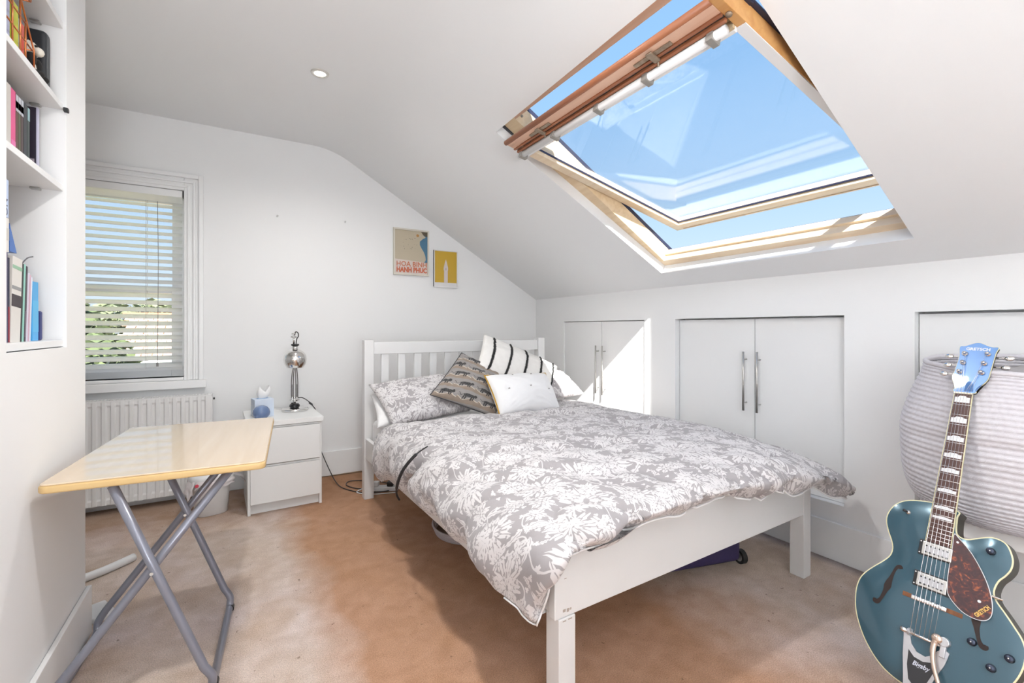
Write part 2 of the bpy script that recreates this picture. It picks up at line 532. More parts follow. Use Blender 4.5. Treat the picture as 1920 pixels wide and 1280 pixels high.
# roofing felt around the frame outside, closes the gap to the plaster
bm = B()
slope_box(bm, SP, -.25, FA0 - .07, YR, YB + .2, .05, .062)
slope_box(bm, SP, FA1 + .12, A_END + .1, YR, YB + .2, .05, .062)
slope_box(bm, SP, FA0 - .07, FA1 + .12, YR, FY0 - .06, .05, .062)
slope_box(bm, SP, FA0 - .07, FA1 + .12, FY1 + .10, YB + .2, .05, .062)
roof = obj('roof', bm, plain('roofing_felt', (.06, .06, .065), .9)); tag(roof, kind='structure')
bm = B()
box(bm, XA - .3, XR - A_END * c30 + .12, YR - .2, YB + .2, ZC + .02, ZC + .08)
obj('flat_roof', bm, bpy.data.materials['roofing_felt'], roof)

# unseen block added on the roof to keep sun off the middle cupboard
bm = B(); prism(bm, [(1.50, .565), (1.33, .265), (1.33, -1.6), (1.50, -1.6)], 2.17, 3.28)
prism(bm, [(1.50, .565), (1.31, .230), (1.31, -1.62), (1.50, -1.62)], 3.28, 3.33)
tag(obj('sun_blocker', bm, noisy('blocker_brick', srgb(170, 140, 100), srgb(140, 100, 76), 9, .9, bump=.3)), kind='structure')

# sash, tipped open about its middle
SW, SY0, SY1 = .668, .820, 2.035
RS, RB = .062, .070          # side rail and bottom rail widths
bm = B()
slope_box(bm, SA, -SW, SW - .03, SY1 - RS, SY1, 0, .055)
sash = wobj('sash', bm, M_pine_pale, bevel=.003)
def sobj(name, bm, m, **k):
    return wobj(name, bm, m, sash, **k)
bm = B(); slope_box(bm, SA, -SW, SW, SY0, SY0 + .030, 0, .060); sobj('side_rail', bm, M_pine_orange, bevel=.002)
bm = B(); slope_box(bm, SA, -SW + .03, SW - .14, SY0 + .001, SY0 + .036, -.004, -.0005)
slope_box(bm, SA, -SW + .03, SW - .14, SY0 + .0305, SY0 + .036, -.0005, .03)
sobj('white_trim', bm, M_gloss)
bm = B(); slope_box(bm, SA, -SW, -SW + RB, SY0 + .03, SY1 - RS, 0, .055)
slope_box(bm, SA, -SW + .01, -SW + .018, SY0 + .03, SY1 - RS, -.004, 0)
sobj('bottom_rail', bm, M_pine_pale, bevel=.003)
# top rail with its ventilation flap, layered strips from the tip inwards
def strip(name, w0, w1, m0, m1, mat, ya=SY0 + .030, yb=SY1, **k):
    bm = B(); slope_box(bm, SA, w0, w1, ya, yb, m0, m1); return sobj(name, bm, mat, **k)
bm = B()
pts = [SA(SW - .012, y, .008) for y in (SY0 + .03, SY1)]
tube(bm, pts, .0125, 12); sobj('rounded_edge_strip', bm, M_pine_brown, smooth=True)
strip('top_rail', SW - .062, SW - .022, .000, .022, M_pine_pink, bevel=.002)
strip('top_rail_lip', SW - .072, SW - .062, -.006, .018, M_pine_brown)
bm = B()
npt = 60
gp_ = []
for i in range(npt + 1):
    y = SY0 + .03 + (SY1 - SY0 - .03) * i / npt
    gp_.append(SA(SW - .077 + .004 * noise.noise((y * 9, 0, 0)), y, .004 + .004 * noise.noise((y * 14, 3, 0))))
tube(bm, gp_, [.005 + .003 * (noise.noise((i * .45, 7, 0)) + .3) for i in range(npt + 1)], 6)
sobj('gasket', bm, plain('perished_rubber', (.06, .055, .05), .8), smooth=True)
strip('lower_rail_strip', SW - .094, SW - .082, -.012, .016, M_pine_brown, bevel=.002)
strip('rail_body', SW - .143, SW - .082, .017, .055, M_pine, bevel=.002)
bm = B(); tube(bm, [SA(SW - .108, y, -.020) for y in (SY0 + .04, SY1 + .01)], .015, 14)
vb = sobj('ventilation_bar', bm, M_gloss, smooth=True)
strip('groove_strip', SW - .132, SW - .120, -.010, .016, noisy('tan_groove', srgb(196, 174, 140), srgb(206, 186, 152), 10, .5))
strip('glazing_edge', SW - .145, SW - .132, -.014, .016, M_gloss, bevel=.002)
M_clip = plain('grey_plastic_clip', srgb(150, 146, 140)[:3], .5)
for y in (SY0 + .075, 1.16, 1.42, 1.72, 2.0):
    bm = B(); slope_box(bm, SA, SW - .133, SW - .090, y, y + .024, -.038, -.008)
    sobj('clip', bm, M_clip, bevel=.002)
M_latch = noisy('worn_latch_metal', srgb(190, 172, 150), srgb(120, 104, 90), 60, .45, metal=.6)
for y in (1.10, 1.78):
    bm = B(); slope_box(bm, SA, SW - .058, SW - .042, y - .08, y + .08, -.006, 0)
    slope_box(bm, SA, SW - .080, SW - .030, y - .012, y + .012, -.013, -.006)
    tube(bm, [SA(SW - .082, y, -.010), SA(SW - .090, y + .004, -.022)], .004, 8)
    sobj('latch', bm, M_latch, bevel=.0015)
bm = B(); tube(bm, [SA(SW - .08, SY0 + .016, -.006), SA(SW - .08, SY0 + .016, .0)], .010, 12)
sobj('screw', bm, M_latch, smooth=True)
bm = B()   # exterior metal cover of the sash
slope_box(bm, SA, -SW - .022, -SW + RB - .02, SY0 - .012, SY1 + .012, .0555, .066)
slope_box(bm, SA, -SW, SW - .05, SY0 - .014, SY0 + .022, .0605, .068)
slope_box(bm, SA, -SW, SW - .085, SY1 - .02, SY1 + .012, .0555, .066)
slope_box(bm, SA, SW - .145, SW - .085, SY0 - .012, SY1 + .012, .0555, .062)
sobj('sash_cover', bm, M_clad, bevel=.001)
bm = B()   # dark glazing gasket around the pane
for (w0, w1, ya, yb) in ((-SW + RB, -SW + RB + .006, SY0 + .036, SY1 - RS), (-SW + RB, SW - .145, SY1 - RS - .006, SY1 - RS),):
    slope_box(bm, SA, w0, w1, ya, yb, .018, .026)
sobj('glazing_gasket', bm, M_clad)
bm = B(); slope_box(bm, SA, -SW + RB - .005, SW - .14, SY0 + .028, SY1 - RS + .005, .028, .032)
sobj('glass_pane', bm, M_glass)
# pivot hinge covers on the left jamb and screw heads
bm = B(); tube(bm, [SP(1.47, FY1 - .004, .10), SP(1.47, FY1, .10)], .007, 10); wobj('screw', bm, M_latch)

# ------------------------------------------------------------------ left sash window (window_1)
w1 = empty('window_1', ((WX0 + WX1) / 2, YB, WZ0), kind='structure')
Wi1 = Matrix.Translation(w1.location).inverted()
def w1obj(name, bm, m, parent=w1, **k):
    xform(bm, Wi1); return obj(name, bm, m, parent, **k)
def architrave(bm, w0, w1_, y0, y1):   # three-sided moulding band between offsets w0..w1 outside the opening
    box(bm, WX1 + w0, WX1 + w1_, y0, y1, WZ0 - .02, WZ1 + w1_)
    box(bm, WX0 - w1_, WX0 - w0, y0, y1, WZ0 - .02, WZ1 + w1_)
    box(bm, WX0 - w0, WX1 + w0, y0, y1, WZ1 + w0, WZ1 + w1_)
bm = B()
architrave(bm, 0, .10, YB - .014, YB + .002)
architrave(bm, .018, .034, YB - .020, YB - .013)
architrave(bm, .050, .064, YB - .024, YB - .013)
architrave(bm, .082, .108, YB - .032, YB - .010)
w1obj('window_frame', bm, M_gloss, bevel=.003)
bm = B(); box(bm, WX0 - .13, WX1 + .125, YB - .045, YB + .12, WZ0 - .075, WZ0 - .02)
box(bm, WX0, WX1, YB - .03, YB + .14, WZ0 - .02, WZ0)
w1obj('window_sill', bm, M_gloss, bevel=.006, seg=3)
bm = B()    # box frame inside the reveal
box(bm, WX1 - .030, WX1, YB + .07, YB + .15, WZ0, WZ1); box(bm, WX0, WX0 + .03, YB + .07, YB + .15, WZ0, WZ1)
box(bm, WX0, WX1, YB + .07, YB + .15, WZ1 - .03, WZ1)
w1obj('box_frame', bm, M_gloss)
def sash_part(z0, z1, y0, nm):
    bm = B()
    box(bm, WX0 + .03, WX0 + .075, y0, y0 + .035, z0, z1); box(bm, WX1 - .075, WX1 - .03, y0, y0 + .035, z0, z1)
    box(bm, WX0 + .075, WX1 - .075, y0, y0 + .035, z0, z0 + .05); box(bm, WX0 + .075, WX1 - .075, y0, y0 + .035, z1 - .045, z1)
    s = w1obj(nm, bm, M_gloss, bevel=.002)
    bm = B(); box(bm, WX0 + .07, WX1 - .07, y0 + .015, y0 + .019, z0 + .045, z1 - .04)
    w1obj('glass_pane', bm, M_glass, s)
sash_part(WZ0, 1.40, YB + .075, 'lower_sash')
sash_part(1.355, WZ1 - .03, YB + .113, 'upper_sash')
# ------------------------------------------------------------------ venetian blind
bl = empty('venetian_blind', ((WX0 + WX1) / 2, YB + .03, 1.985), label='white venetian blind with tilted slats hanging in the window', cat='blind')
Bi = Matrix.Translation(bl.location).inverted()
def bobj(name, bm, m, parent=bl, **k):
    xform(bm, Bi); return obj(name, bm, m, parent, **k)
M_slat = noisy('white_translucent_slat', (0.84, 0.83, 0.82, 1), (0.88, 0.87, 0.86, 1), 20, .45)
_nt = M_slat.node_tree
_tl = _nt.nodes.new('ShaderNodeBsdfTranslucent'); _tl.inputs[0].default_value = (.97, .97, .96, 1)
_mx = _nt.nodes.new('ShaderNodeMixShader'); _mx.inputs[0].default_value = .8
_nt.links.new(_nt.nodes['Principled BSDF'].outputs[0], _mx.inputs[1]); _nt.links.new(_tl.outputs[0], _mx.inputs[2])
_nt.links.new(_mx.outputs[0], _nt.nodes['Material Output'].inputs[0])
BX0, BX1 = WX0 + .010, WX1 - .008
bm = B(); box(bm, BX0, BX1, YB - .006, YB + .055, 1.985, WZ1 - .002); bobj('headrail', bm, M_gloss, bevel=.003)
bm = B(); box(bm, BX0, BX1, YB - .010, YB - .004, 1.945, 1.988); bobj('valance', bm, M_slat, bevel=.002)
bm = B(); box(bm, WX1 - .008, WX1 - .002, YB - .008, YB + .03, 1.99, WZ1 - .004); bobj('headrail_cap', bm, M_black)
SL_A = rad(33)
n_slat = 24
zt, zb = 1.925, .885
slat_me = None
for i in range(n_slat):
    z = zt + (zb - zt) * i / (n_slat - 1)
    if slat_me is None:
        bm = B()
        w = .025
        prof = [(-w, -.0012), (0, .0018), (w, -.0012), (w, -.0036), (0, -.0006), (-w, -.0036)]
        a = [bm.verts.new((BX0 + .004 - bl.location.x, y, q)) for y, q in prof]
        b = [bm.verts.new((BX1 - .006 - bl.location.x, y, q)) for y, q in prof]
        for k in range(6): bm.faces.new((a[k], a[(k + 1) % 6], b[(k + 1) % 6], b[k]))
        bm.faces.new(list(reversed(a))); bm.faces.new(b)
        so = obj('slat', bm, M_slat, bl); slat_me = so.data
    else:
        so = bpy.data.objects.new('slat', slat_me); COL.objects.link(so); so.parent = bl
    so.location = (0, 0, z - bl.location.z)
    so.rotation_euler = (SL_A, 0, 0)
bm = B(); box(bm, BX0, BX1, YB + .008, YB + .052, .848, .866); bobj('bottom_rail', bm, M_slat, bevel=.003)
M_cord = plain('off_white_cord', (.55, .53, .50), .8)
bm = B()
for x in (-.52, -1.0):
    for y in (YB + .004, YB + .056):
        tube(bm, [(x, y, 1.98), (x, y, .86)], .0012, 6)
bobj('ladder_cord', bm, M_cord)
bm = B(); tube(bm, [(-.46, YB - .004, 1.98), (-.455, YB - .005, 1.55), (-.46, YB - .004, .90)], .0016, 6); tube(bm, [(-.46, YB - .004, .90), (-.46, YB - .004, .875)], .006, 8)
bobj('pull_cord', bm, plain('grey_cord', (.25, .24, .23), .8))

# ------------------------------------------------------------------ what the window looks out on
def leaf_mat(name, a, b):
    return noisy(name, a, b, 3.0, .8)
def blob_tree(name, base, h, crown, mat, label):
    root = empty(name, base, label=label, cat='tree', group='trees outside the window')
    bm = B(); tube(bm, [(0, 0, 0), (.1, 0, h * .5), (0, 0, h * .8)], [.25, .18, .08], 8); obj('trunk', bm, M_bark, root)
    bm = B()
    rr = random.Random(hash(name) % 97 + int(h * 10))
    for cx_, cy_, cz_, r in crown:
        for k in range(520):
            u = Vector((rr.gauss(0, 1), rr.gauss(0, 1), rr.gauss(0, 1))).normalized() * r * (0.55 + .5 * rr.random())
            c = Vector((cx_, cy_, cz_)) + u
            s = .12 + .12 * rr.random()
            t = Vector((rr.gauss(0, 1), rr.gauss(0, 1), rr.gauss(0, 1))).normalized(); q, w = frame_axes(t)
            bm.faces.new([bm.verts.new(c + s * v) for v in (q, w * .6, -q, -w * .6)])
    o = obj('foliage', bm, mat, root); o['kind'] = 'stuff'
    return root
M_bark = noisy('bark', (.10, .07, .05, 1), (.16, .12, .09, 1), 12, .9)
M_leafd = leaf_mat('dark_green_leaves', srgb(70, 88, 62), srgb(128, 140, 92))
M_leafb = leaf_mat('grey_green_leaves', srgb(96, 108, 96), srgb(160, 168, 122))
GZ = -6.0
blob_tree('garden_tree', (-4.3, 16.0, GZ), 8.2, [(-.9, 0, 6.5, 1.1), (.3, .2, 6.9, 1.0), (1.1, -.2, 6.2, .8), (-.2, 0, 5.4, 1.2), (0.8, -.3, 5.2, .9)], M_leafd, 'dark green leafy tree outside the window, beside the tiled house')
blob_tree('garden_tree', (-3.3, 26.0, GZ), 8.6, [(-1.5, 0, 7.2, 1.1), (0, 0, 7.5, .9), (1.0, .2, 7.1, .7)], M_leafb, 'pale green tree outside the window, behind the tiled roof')
house = empty('neighbouring_house', (-1.6, 17.5, GZ), label='orange brick house with a pale tiled roof seen through the window', cat='house')
M_brick = noisy('sandy_brick', srgb(226, 178, 136), srgb(214, 160, 116), 6, .9, bump=.2)
bm = B(); box(bm, -1.6, 3.6, 0, 6, 0, 6.35); obj('wall', bm, M_brick, house)
M_tile = noisy('weathered_clay_tile', srgb(232, 196, 172), srgb(214, 164, 138), 5, .85)
M_tile2 = plain('ridge_tile', srgb(190, 140, 116)[:3], .9)  # darker clay colour for the ridge
# roof slope rising away from the viewer, built of overlapping tile courses
tile_me = None
courses, per = 14, 21
for i in range(courses):
    bmc = B()
    for k in range(per):
        x = -1.7 + k * .26 + (.13 if i % 2 else 0)
        y = -.2 + i * .20; z = 6.25 + i * .095
        Mx = Matrix.Translation((x, y, z)) @ Matrix.Rotation(rad(22), 4, 'X')
        box(bmc, 0, .235, 0, .26, 0, .03, M=Mx)
    o = obj('roof_tiles', bmc, M_tile, house); o['kind'] = 'stuff'
bm = B(); box(bm, -1.8, 3.8, 2.55, 2.75, 7.5, 7.68); obj('ridge', bm, M_tile2, house)
bm = B(); box(bm, 1.6, 2.3, .4, 1.0, 6.5, 7.75); obj('chimney', bm, M_brick, house)
bm = B(); box(bm, -1.75, 3.75, -.28, -.18, 6.08, 6.2); obj('gutter', bm, M_whitepl, house)
bm = B(); quad(bm, [(-60, 5, GZ), (60, 5, GZ), (60, 120, GZ), (-60, 120, GZ)])
tag(obj('ground', bm, noisy('lawn', srgb(110, 120, 84), srgb(140, 142, 110), .5, .9)), kind='structure')

# ------------------------------------------------------------------ radiator under the window
ra = empty('radiator', (-.70, 3.66, .06), label='white ribbed panel radiator on the back wall below the window', cat='radiator')
M_rad = noisy('radiator_enamel', (.80, .79, .78, 1), (.83, .82, .81, 1), 5, .35)
RX0, RX1, RZ = -.55, .545, .63     # local
bm = B()
ribs = 24
pts = []
for i in range(ribs):
    x = RX0 + .03 + (RX1 - RX0 - .06) * (i + .5) / ribs; w = (RX1 - RX0 - .06) / ribs
    pts += [(x - w * .5, 0), (x - w * .32, 0), (x - w * .18, .010), (x + w * .18, .010), (x + w * .32, 0)]
pts = [(RX0, .004), (RX0 + .012, 0)] + pts + [(RX1 - .012, 0), (RX1, .004)]
yf = -.045
z0, z1, z2, z3 = 0.0, .04, RZ - .045, RZ - .01
top = []
for (zz, amp) in ((z0, 0), (z1 - .012, 0), (z1, 1), (z2, 1), (z2 + .012, 0), (z3, 0)):
    top.append([bm.verts.new((x, yf + (d if amp else min(d, .004)), zz)) for x, d in pts])
for u, v in zip(top[:-1], top[1:]):
    for k in range(len(u) - 1):
        bm.faces.new((u[k], u[k + 1], v[k + 1], v[k]))
box(bm, RX0 + .002, RX1 - .002, yf + .0105, yf + .016, z0 + .002, z3 - .002)
obj('front_panel', bm, M_rad, ra)
bm = B(); box(bm, RX0 + .01, RX1 - .01, .035, .05, 0, z3); obj('rear_panel', bm, M_rad, ra)
for s in (RX0 + .001, RX1 - .006):
    bm = B(); box(bm, s, s + .005, yf + .002, .05, .0, RZ - .004); obj('side_cover', bm, M_rad, ra, bevel=.001)
bm = B()
for i in range(64):
    x = RX0 + .01 + (RX1 - RX0 - .02) * i / 63
    box(bm, x, x + .007, yf + .010, .042, RZ - .012, RZ - .006)
box(bm, RX0, RX1, yf + .002, yf + .010, RZ - .014, RZ - .004); box(bm, RX0, RX1, .042, .050, RZ - .014, RZ - .004)
g = obj('top_grille', bm, M_rad, ra)
bm = B(); box(bm, RX0 + .03, RX1 - .03, -.005, .03, .05, RZ - .03); obj('convector_fins', bm, plain('grey_fins', (.35, .35, .35), .6), ra)
bm = B(); tube(bm, [(RX1 + .002, 0, .05), (RX1 + .03, 0, .05)], .008); tube(bm, [(RX1 + .03, 0, -.058), (RX1 + .03, 0, .07)], .011, 12); obj('valve', bm, M_chrome, ra, smooth=True)
bm = B(); tube(bm, [(RX1 + .002, 0, RZ - .035), (RX1 + .012, 0, RZ - .035)], .007, 8); obj('bleed_plug', bm, M_black, ra)
for x in (-.4, .37):
    bm = B(); box(bm, x, x + .03, .05, .083, .1, .5); obj('bracket', bm, M_rad, ra)

# ------------------------------------------------------------------ shelves in the niche of the left wall
def shelf(z0, z1, label, dx=0):
    r = empty('shelf', (XL - .15, (NY0 + NY1) / 2, z0), label=label, cat='shelf', group='white shelves in the wall niche')
    bm = B(); box(bm, ND + .001 - r.location.x, XL - .008 - r.location.x, NY0 + .001 - r.location.y, NY1 - .001 - r.location.y, 0, z1 - z0)
    obj('board', bm, M_gloss, r, bevel=.0015)
    if z0 > 1.2:
        for y in (NY0 + .012, NY1 - .012):
            for x in (XL - .070, ND + .06):
                bm = B(); box(bm, x - .012 - r.location.x, x + .012 - r.location.x, y - .011 - r.location.y, y + .010 - r.location.y, -.006, -.0005)
                obj('bracket', bm, M_steel, r, bevel=.002)
    return r
S_BOT, S_MID, S_UP, S_TOP = 1.083, 1.585, 1.849, 2.112
shelf(1.063, S_BOT, 'lowest white shelf of the wall niche, holding leaning folders')
shelf(S_MID - .019, S_MID, 'white niche shelf holding the pink and black books')
shelf(S_UP - .019, S_UP, 'white niche shelf holding the copper wire basket')
shelf(S_TOP - .019, S_TOP, 'topmost white niche shelf above the copper basket')
bm = B(); box(bm, XL - .006, XL + .006, NY1 - .012, NY1 + .004, S_UP - .026, S_UP - .012)
tag(obj('shelf_clip', bm, M_black, bevel=.002), 'small black clip at the right end of the copper basket shelf', 'clip')

M_paper = noisy('page_edges', (.72, .70, .64, 1), (.80, .78, .72, 1), 40, .9, stretch=(1, 1, 60))
def book(y0, y1, h, c, z, label, x0=-.545, depth=.14, lean=0.0, band=None, text=None, tcol=None, group='books on the niche shelves', cat='book', name='book'):
    """spine faces +X (the room)"""
    w = y1 - y0
    r = empty(name, (x0, y0, z + .0005), label=label, cat=cat, group=group)
    r.rotation_euler = (lean, 0, 0)
    M = plain(name + '_cover_%d' % len(bpy.data.materials), c[:3], .45)
    bm = B(); t = min(.0022, w * .2)
    box(bm, -depth, 0, 0, t, 0, h); box(bm, -depth, 0, w - t, w, 0, h); box(bm, -t, 0, t, w - t, 0, h)
    obj('cover', bm, M, r, bevel=.0006)
    bm = B(); box(bm, -depth + .004, -t, t, w - t, .003, h - .003); obj('pages', bm, M_paper, r)
    if band:
        for b0, b1, bc in band:
            bm = B(); box(bm, 0.0, .0006, .0008, w - .0008, b0 * h, b1 * h); obj('spine_label', bm, plain('label_%d' % len(bpy.data.materials), bc[:3], .5), r)
    if text:
        Mt = plane_map((.0008, w * .5, h * text[1]), (0, 0, -1), (0, 1, 0))
        text_mesh('lettering', text[0], text[2], plain('ink_%d' % len(bpy.data.materials), tcol[:3], .5), r, Mt, depth=.0002)
    return r
W_ = srgb(228, 226, 222)
z = S_MID
book(1.700, 1.735, .195, srgb(60, 70, 90), z, 'dark blue spined book at the hidden left end of the middle shelf')
book(1.737, 1.771, .200, srgb(180, 178, 172), z, 'pale grey book left of the white one on the middle shelf')
book(1.773, 1.800, .205, srgb(214, 208, 202), z, 'white spined book left of the pink one on the middle shelf', band=[(0, 1, srgb(206, 200, 194))])
book(1.802, 1.832, .203, srgb(226, 82, 140), z, 'bright pink spined book on the middle shelf', band=[(.06, .3, srgb(232, 120, 176))])
for i, (a, b, c, lab) in enumerate(((1.834, 1.850, srgb(96, 62, 50), 'thin brown book right beside the pink one'), (1.852, 1.868, srgb(84, 84, 60), 'thin olive book between two thin brown ones'), (1.870, 1.887, srgb(70, 50, 48), 'thin dark brown book left of the thick black one'))):
    book(a, b, .200, c, z, lab + ' on the middle shelf', band=[(.76, .99, srgb(196, 200, 210)), (.02, .14, srgb(200, 190, 180)), (.80, .90, srgb(96, 110, 150))])
book(1.889, 1.915, .200, srgb(26, 34, 42), z, 'thick black book on the middle shelf')
book(1.917, 1.934, .196, srgb(46, 62, 58), z, 'dark green book with a teal top label on the middle shelf', band=[(.80, .99, srgb(150, 184, 188)), (.02, .07, srgb(190, 170, 110))])
# picture book leaning face out against the end of the niche
pb = empty('picture_book', (-.545, 1.985, z + .0005), label='dark purple picture book facing out at the right end of the middle shelf', cat='book', group='books on the niche shelves')
bm = B(); box(bm, -.20, 0, 0, .012, 0, .222); obj('cover', bm, plain('aubergine_cover', srgb(50, 42, 58)[:3], .4), pb, bevel=.001)
bm = B(); box(bm, .0003, .0035, -.001, .013, 0, .2225); obj('page_edge', bm, plain('lilac_white', srgb(206, 204, 226)[:3], .6), pb)
bm = B(); box(bm, -.110, -.046, -.0008, 0, .06, .185); obj('photo_border', bm, plain('pale_border', srgb(214, 200, 200)[:3], .5), pb)
bm = B(); box(bm, -.106, -.050, -.0014, -.0008, .062, .181); obj('photo', bm, noisy('brown_photo', srgb(120, 62, 50), srgb(60, 30, 28), 30, .4), pb)
bm = B(); box(bm, -.085, -.004, -.0012, 0, .040, .062); obj('title_panel', bm, noisy('title_panel', srgb(220, 205, 210), srgb(70, 60, 90), 120, .5), pb)
text_mesh('lettering', 'RO', .030, plain('blue_ink', srgb(70, 90, 140)[:3], .5), pb, plane_map((-.050, -.0022, .035), (1, 0, 0), (0, 0, 1)), depth=.0002)

# copper wire basket with magazines and a panda, and a dark box, on the upper shelf
z = S_UP
cb = empty('wire_basket', (-.60, 1.708, z + .002), label='copper wire desk basket on the upper niche shelf', cat='basket')
M_copper = noisy('copper_wire', srgb(196, 112, 66), srgb(222, 142, 92), 20, .28, metal=.85)
bm = B()
W0, W1, Y0_, Y1_ = -.10, .095, -.08, .115
def wire(pts, r=.0021): tube(bm, pts, r, 7)
hz = {Y0_: .155, Y1_: .085}
for x in (W0, W1):
    wire([(x, Y0_, 0), (x, Y1_, 0)]); wire([(x, Y0_, .155), (x, .02, .155), (x, Y1_, .060), (x, Y1_, 0)])
    wire([(x, Y0_, .105), (x, .055, .105)]); wire([(x, Y0_, .055), (x, .105, .055)]); wire([(x, Y0_, 0), (x, Y0_, .155)])
    for y in (-.03, .02): wire([(x, y, 0), (x, y, .155)])
    wire([(x, .055, 0), (x, .055, .110)])
for y, h in ((Y0_, .155), (Y1_, .060), (.02, .155)):
    wire([(W0, y, h), (W1, y, h)])
for x in (-.05, 0, .05):
    wire([(x, Y0_, 0), (x, Y1_, 0)]); wire([(x, Y0_, 0), (x, Y0_, .155)]); wire([(x, Y1_, 0), (x, Y1_, .060)])
for y in (Y0_, -.03, .02, .065, Y1_): wire([(W0, y, 0), (W1, y, 0)])
# upper tier standing on the lower one
for x in (W0 + .02, W1):
    wire([(x, Y0_, .185), (x, .09, .185), (x, .09, .235), (x, Y0_, .235)]); wire([(x, .03, .185), (x, .09, .235)])
    wire([(x, Y0_, .155), (x, Y0_, .235)]); wire([(x, .02, .155), (x, .02, .235)])
for y in (Y0_, .02, .09):
    wire([(W0 + .02, y, .185), (W1, y, .185)])
obj('wire_frame', bm, M_copper, cb, smooth=True)
book(1.680, 1.712, .145, srgb(176, 184, 214), z + .0045, 'pale lilac magazine in the copper wire basket', x0=-.520, depth=.12, name='magazine', cat='magazine')
book(1.722, 1.766, .142, srgb(206, 212, 50), z + .0045, 'lime yellow book in the copper wire basket', x0=-.520, depth=.12)
book(1.774, 1.784, .115, srgb(222, 220, 222), z + .0045, 'white slim booklet in the copper wire basket', x0=-.520, depth=.11, band=[(.2, .9, srgb(190, 190, 200))], name='booklet', cat='booklet')
book(1.790, 1.806, .112, srgb(214, 72, 48), z + .0045, 'red slim booklet in the copper wire basket', x0=-.520, depth=.11, name='booklet', cat='booklet')
pd = empty('toy_panda', (-.548, 1.885, z + .001), label='black and white toy panda sitting right of the copper wire basket', cat='toy')
pd.scale = (1.25, 1.25, 1.25)
M_pw = plain('white_plush', (.72, .68, .60), .9, bump=.4, scale=60); M_pk = plain('black_plush', (.018, .017, .017), .9, bump=.4, scale=60)
def ball(bm, c, r, sx=1, sy=1, sz=1, n=14):
    bmesh.ops.create_icosphere(bm, subdivisions=2, radius=1, matrix=Matrix.Translation(c) @ Matrix.Diagonal((r * sx, r * sy, r * sz, 1)))
bm = B(); ball(bm, (0, 0, .028), .026, 1, .8, 1.08); obj('body', bm, M_pw, pd, smooth=True)
bm = B(); ball(bm, (.010, 0, .072), .021); ball(bm, (.029, -.004, .068), .011); obj('head', bm, M_pw, pd, smooth=True)
for y in (-.014, .014):
    bm = B(); ball(bm, (.006, y, .091), .008); obj('ear', bm, M_pk, pd, smooth=True)
    bm = B(); ball(bm, (.026, y * .55, .077), .005); obj('eye_patch', bm, M_pk, pd, smooth=True)
    bm = B(); ball(bm, (.020, y * 1.2, .044), .011, 1, .8, 1.5); obj('arm', bm, M_pk, pd, smooth=True)
    bm = B(); ball(bm, (.026, y * 1.0, .012), .012, 1.5, .8, .9); obj('leg', bm, M_pk, pd, smooth=True)
bm = B()
box(bm, -.72, -.520, 1.982, 2.022, z + .0005, z + .205)
tag(obj('storage_box', bm, plain('charcoal_card', srgb(38, 42, 48)[:3], .5), bevel=.014, seg=4), 'charcoal box with rounded corners standing at the right end of the copper basket shelf', 'box')

# bottom shelf
z = S_BOT
XF = -.530
book(1.640, 1.698, .245, srgb(60, 60, 84), z, 'dark slate book at the hidden left end of the lowest shelf', x0=XF - .01, depth=.17)
book(1.700, 1.732, .239, srgb(112, 104, 128), z, 'grey violet ring binder on the lowest shelf, under the white card box', x0=XF, depth=.18, name='binder', cat='binder')
up = z + .2395
book(1.696, 1.740, .090, srgb(226, 222, 216), up, 'white card box standing on top of the violet binder', x0=XF, depth=.10, band=[(.35, .7, srgb(206, 202, 196))], name='card_box', cat='box')
book(1.696, 1.738, .100, srgb(190, 206, 236), up + .0915, 'pale blue box with dark lettering, highest on the lowest shelf stack', x0=XF, depth=.10, text=('NO', .26, .030), tcol=srgb(36, 44, 78), name='game_box', cat='box')
bm = B(); prism(bm, [(0, 0), (.046, 0), (.0, .075)], 0, .06)
o = obj('blue_card', bm, plain('blue_card', srgb(74, 116, 186)[:3], .5)); o.matrix_world = plane_map((XF - .06, 1.744, z + .2445), (0, 1, 0), (0, 0, 1))
tag(o, 'blue triangular card standing on the books behind the white card box', 'card')
book(1.734, 1.744, .226, srgb(28, 32, 62), z, 'navy book with a red lower half on the lowest shelf', x0=XF, depth=.16, band=[(0, .42, srgb(150, 40, 60))])
LN = rad(-4.4)
book(1.747, 1.811, .236, srgb(224, 220, 214), z, 'thick white paperback with a small black picture, leaning on the lowest shelf', x0=XF, depth=.19, lean=LN, band=[(.42, .56, srgb(60, 50, 54)), (.62, .66, srgb(150, 150, 150)), (.86, .90, srgb(150, 190, 160))])
book(1.815, 1.823, .222, srgb(58, 62, 62), z, 'slim dark grey booklet left of the mint one on the lowest shelf', x0=XF, depth=.17, lean=LN, name='booklet', cat='booklet')
book(1.826, 1.837, .222, srgb(150, 206, 192), z, 'slim mint green booklet on the lowest shelf', x0=XF, depth=.17, lean=LN, name='booklet', cat='booklet')
book(1.840, 1.851, .218, srgb(66, 58, 66), z, 'black booklet right of the mint one on the lowest shelf', x0=XF, depth=.17, lean=LN, name='booklet', cat='booklet', band=[(.06, .40, srgb(120, 110, 124))])
book(1.854, 1.866, .200, srgb(214, 206, 222), z, 'pale lilac magazine leaning on the lowest shelf', x0=XF, depth=.17, lean=LN, name='magazine', cat='magazine')
book(1.869, 1.877, .195, srgb(206, 170, 186), z, 'pink magazine leaning on the lowest shelf', x0=XF, depth=.17, lean=LN, name='magazine', cat='magazine')
book(1.880, 1.888, .190, srgb(222, 226, 238), z, 'white magazine left of the blue folder on the lowest shelf', x0=XF, depth=.17, lean=LN, name='magazine', cat='magazine')
book(1.908, 1.955, .178, srgb(74, 168, 226), z, 'bright blue folder on the lowest shelf', x0=XF - .002, depth=.17, name='folder', cat='folder', band=[(.15, .68, srgb(92, 184, 232))])
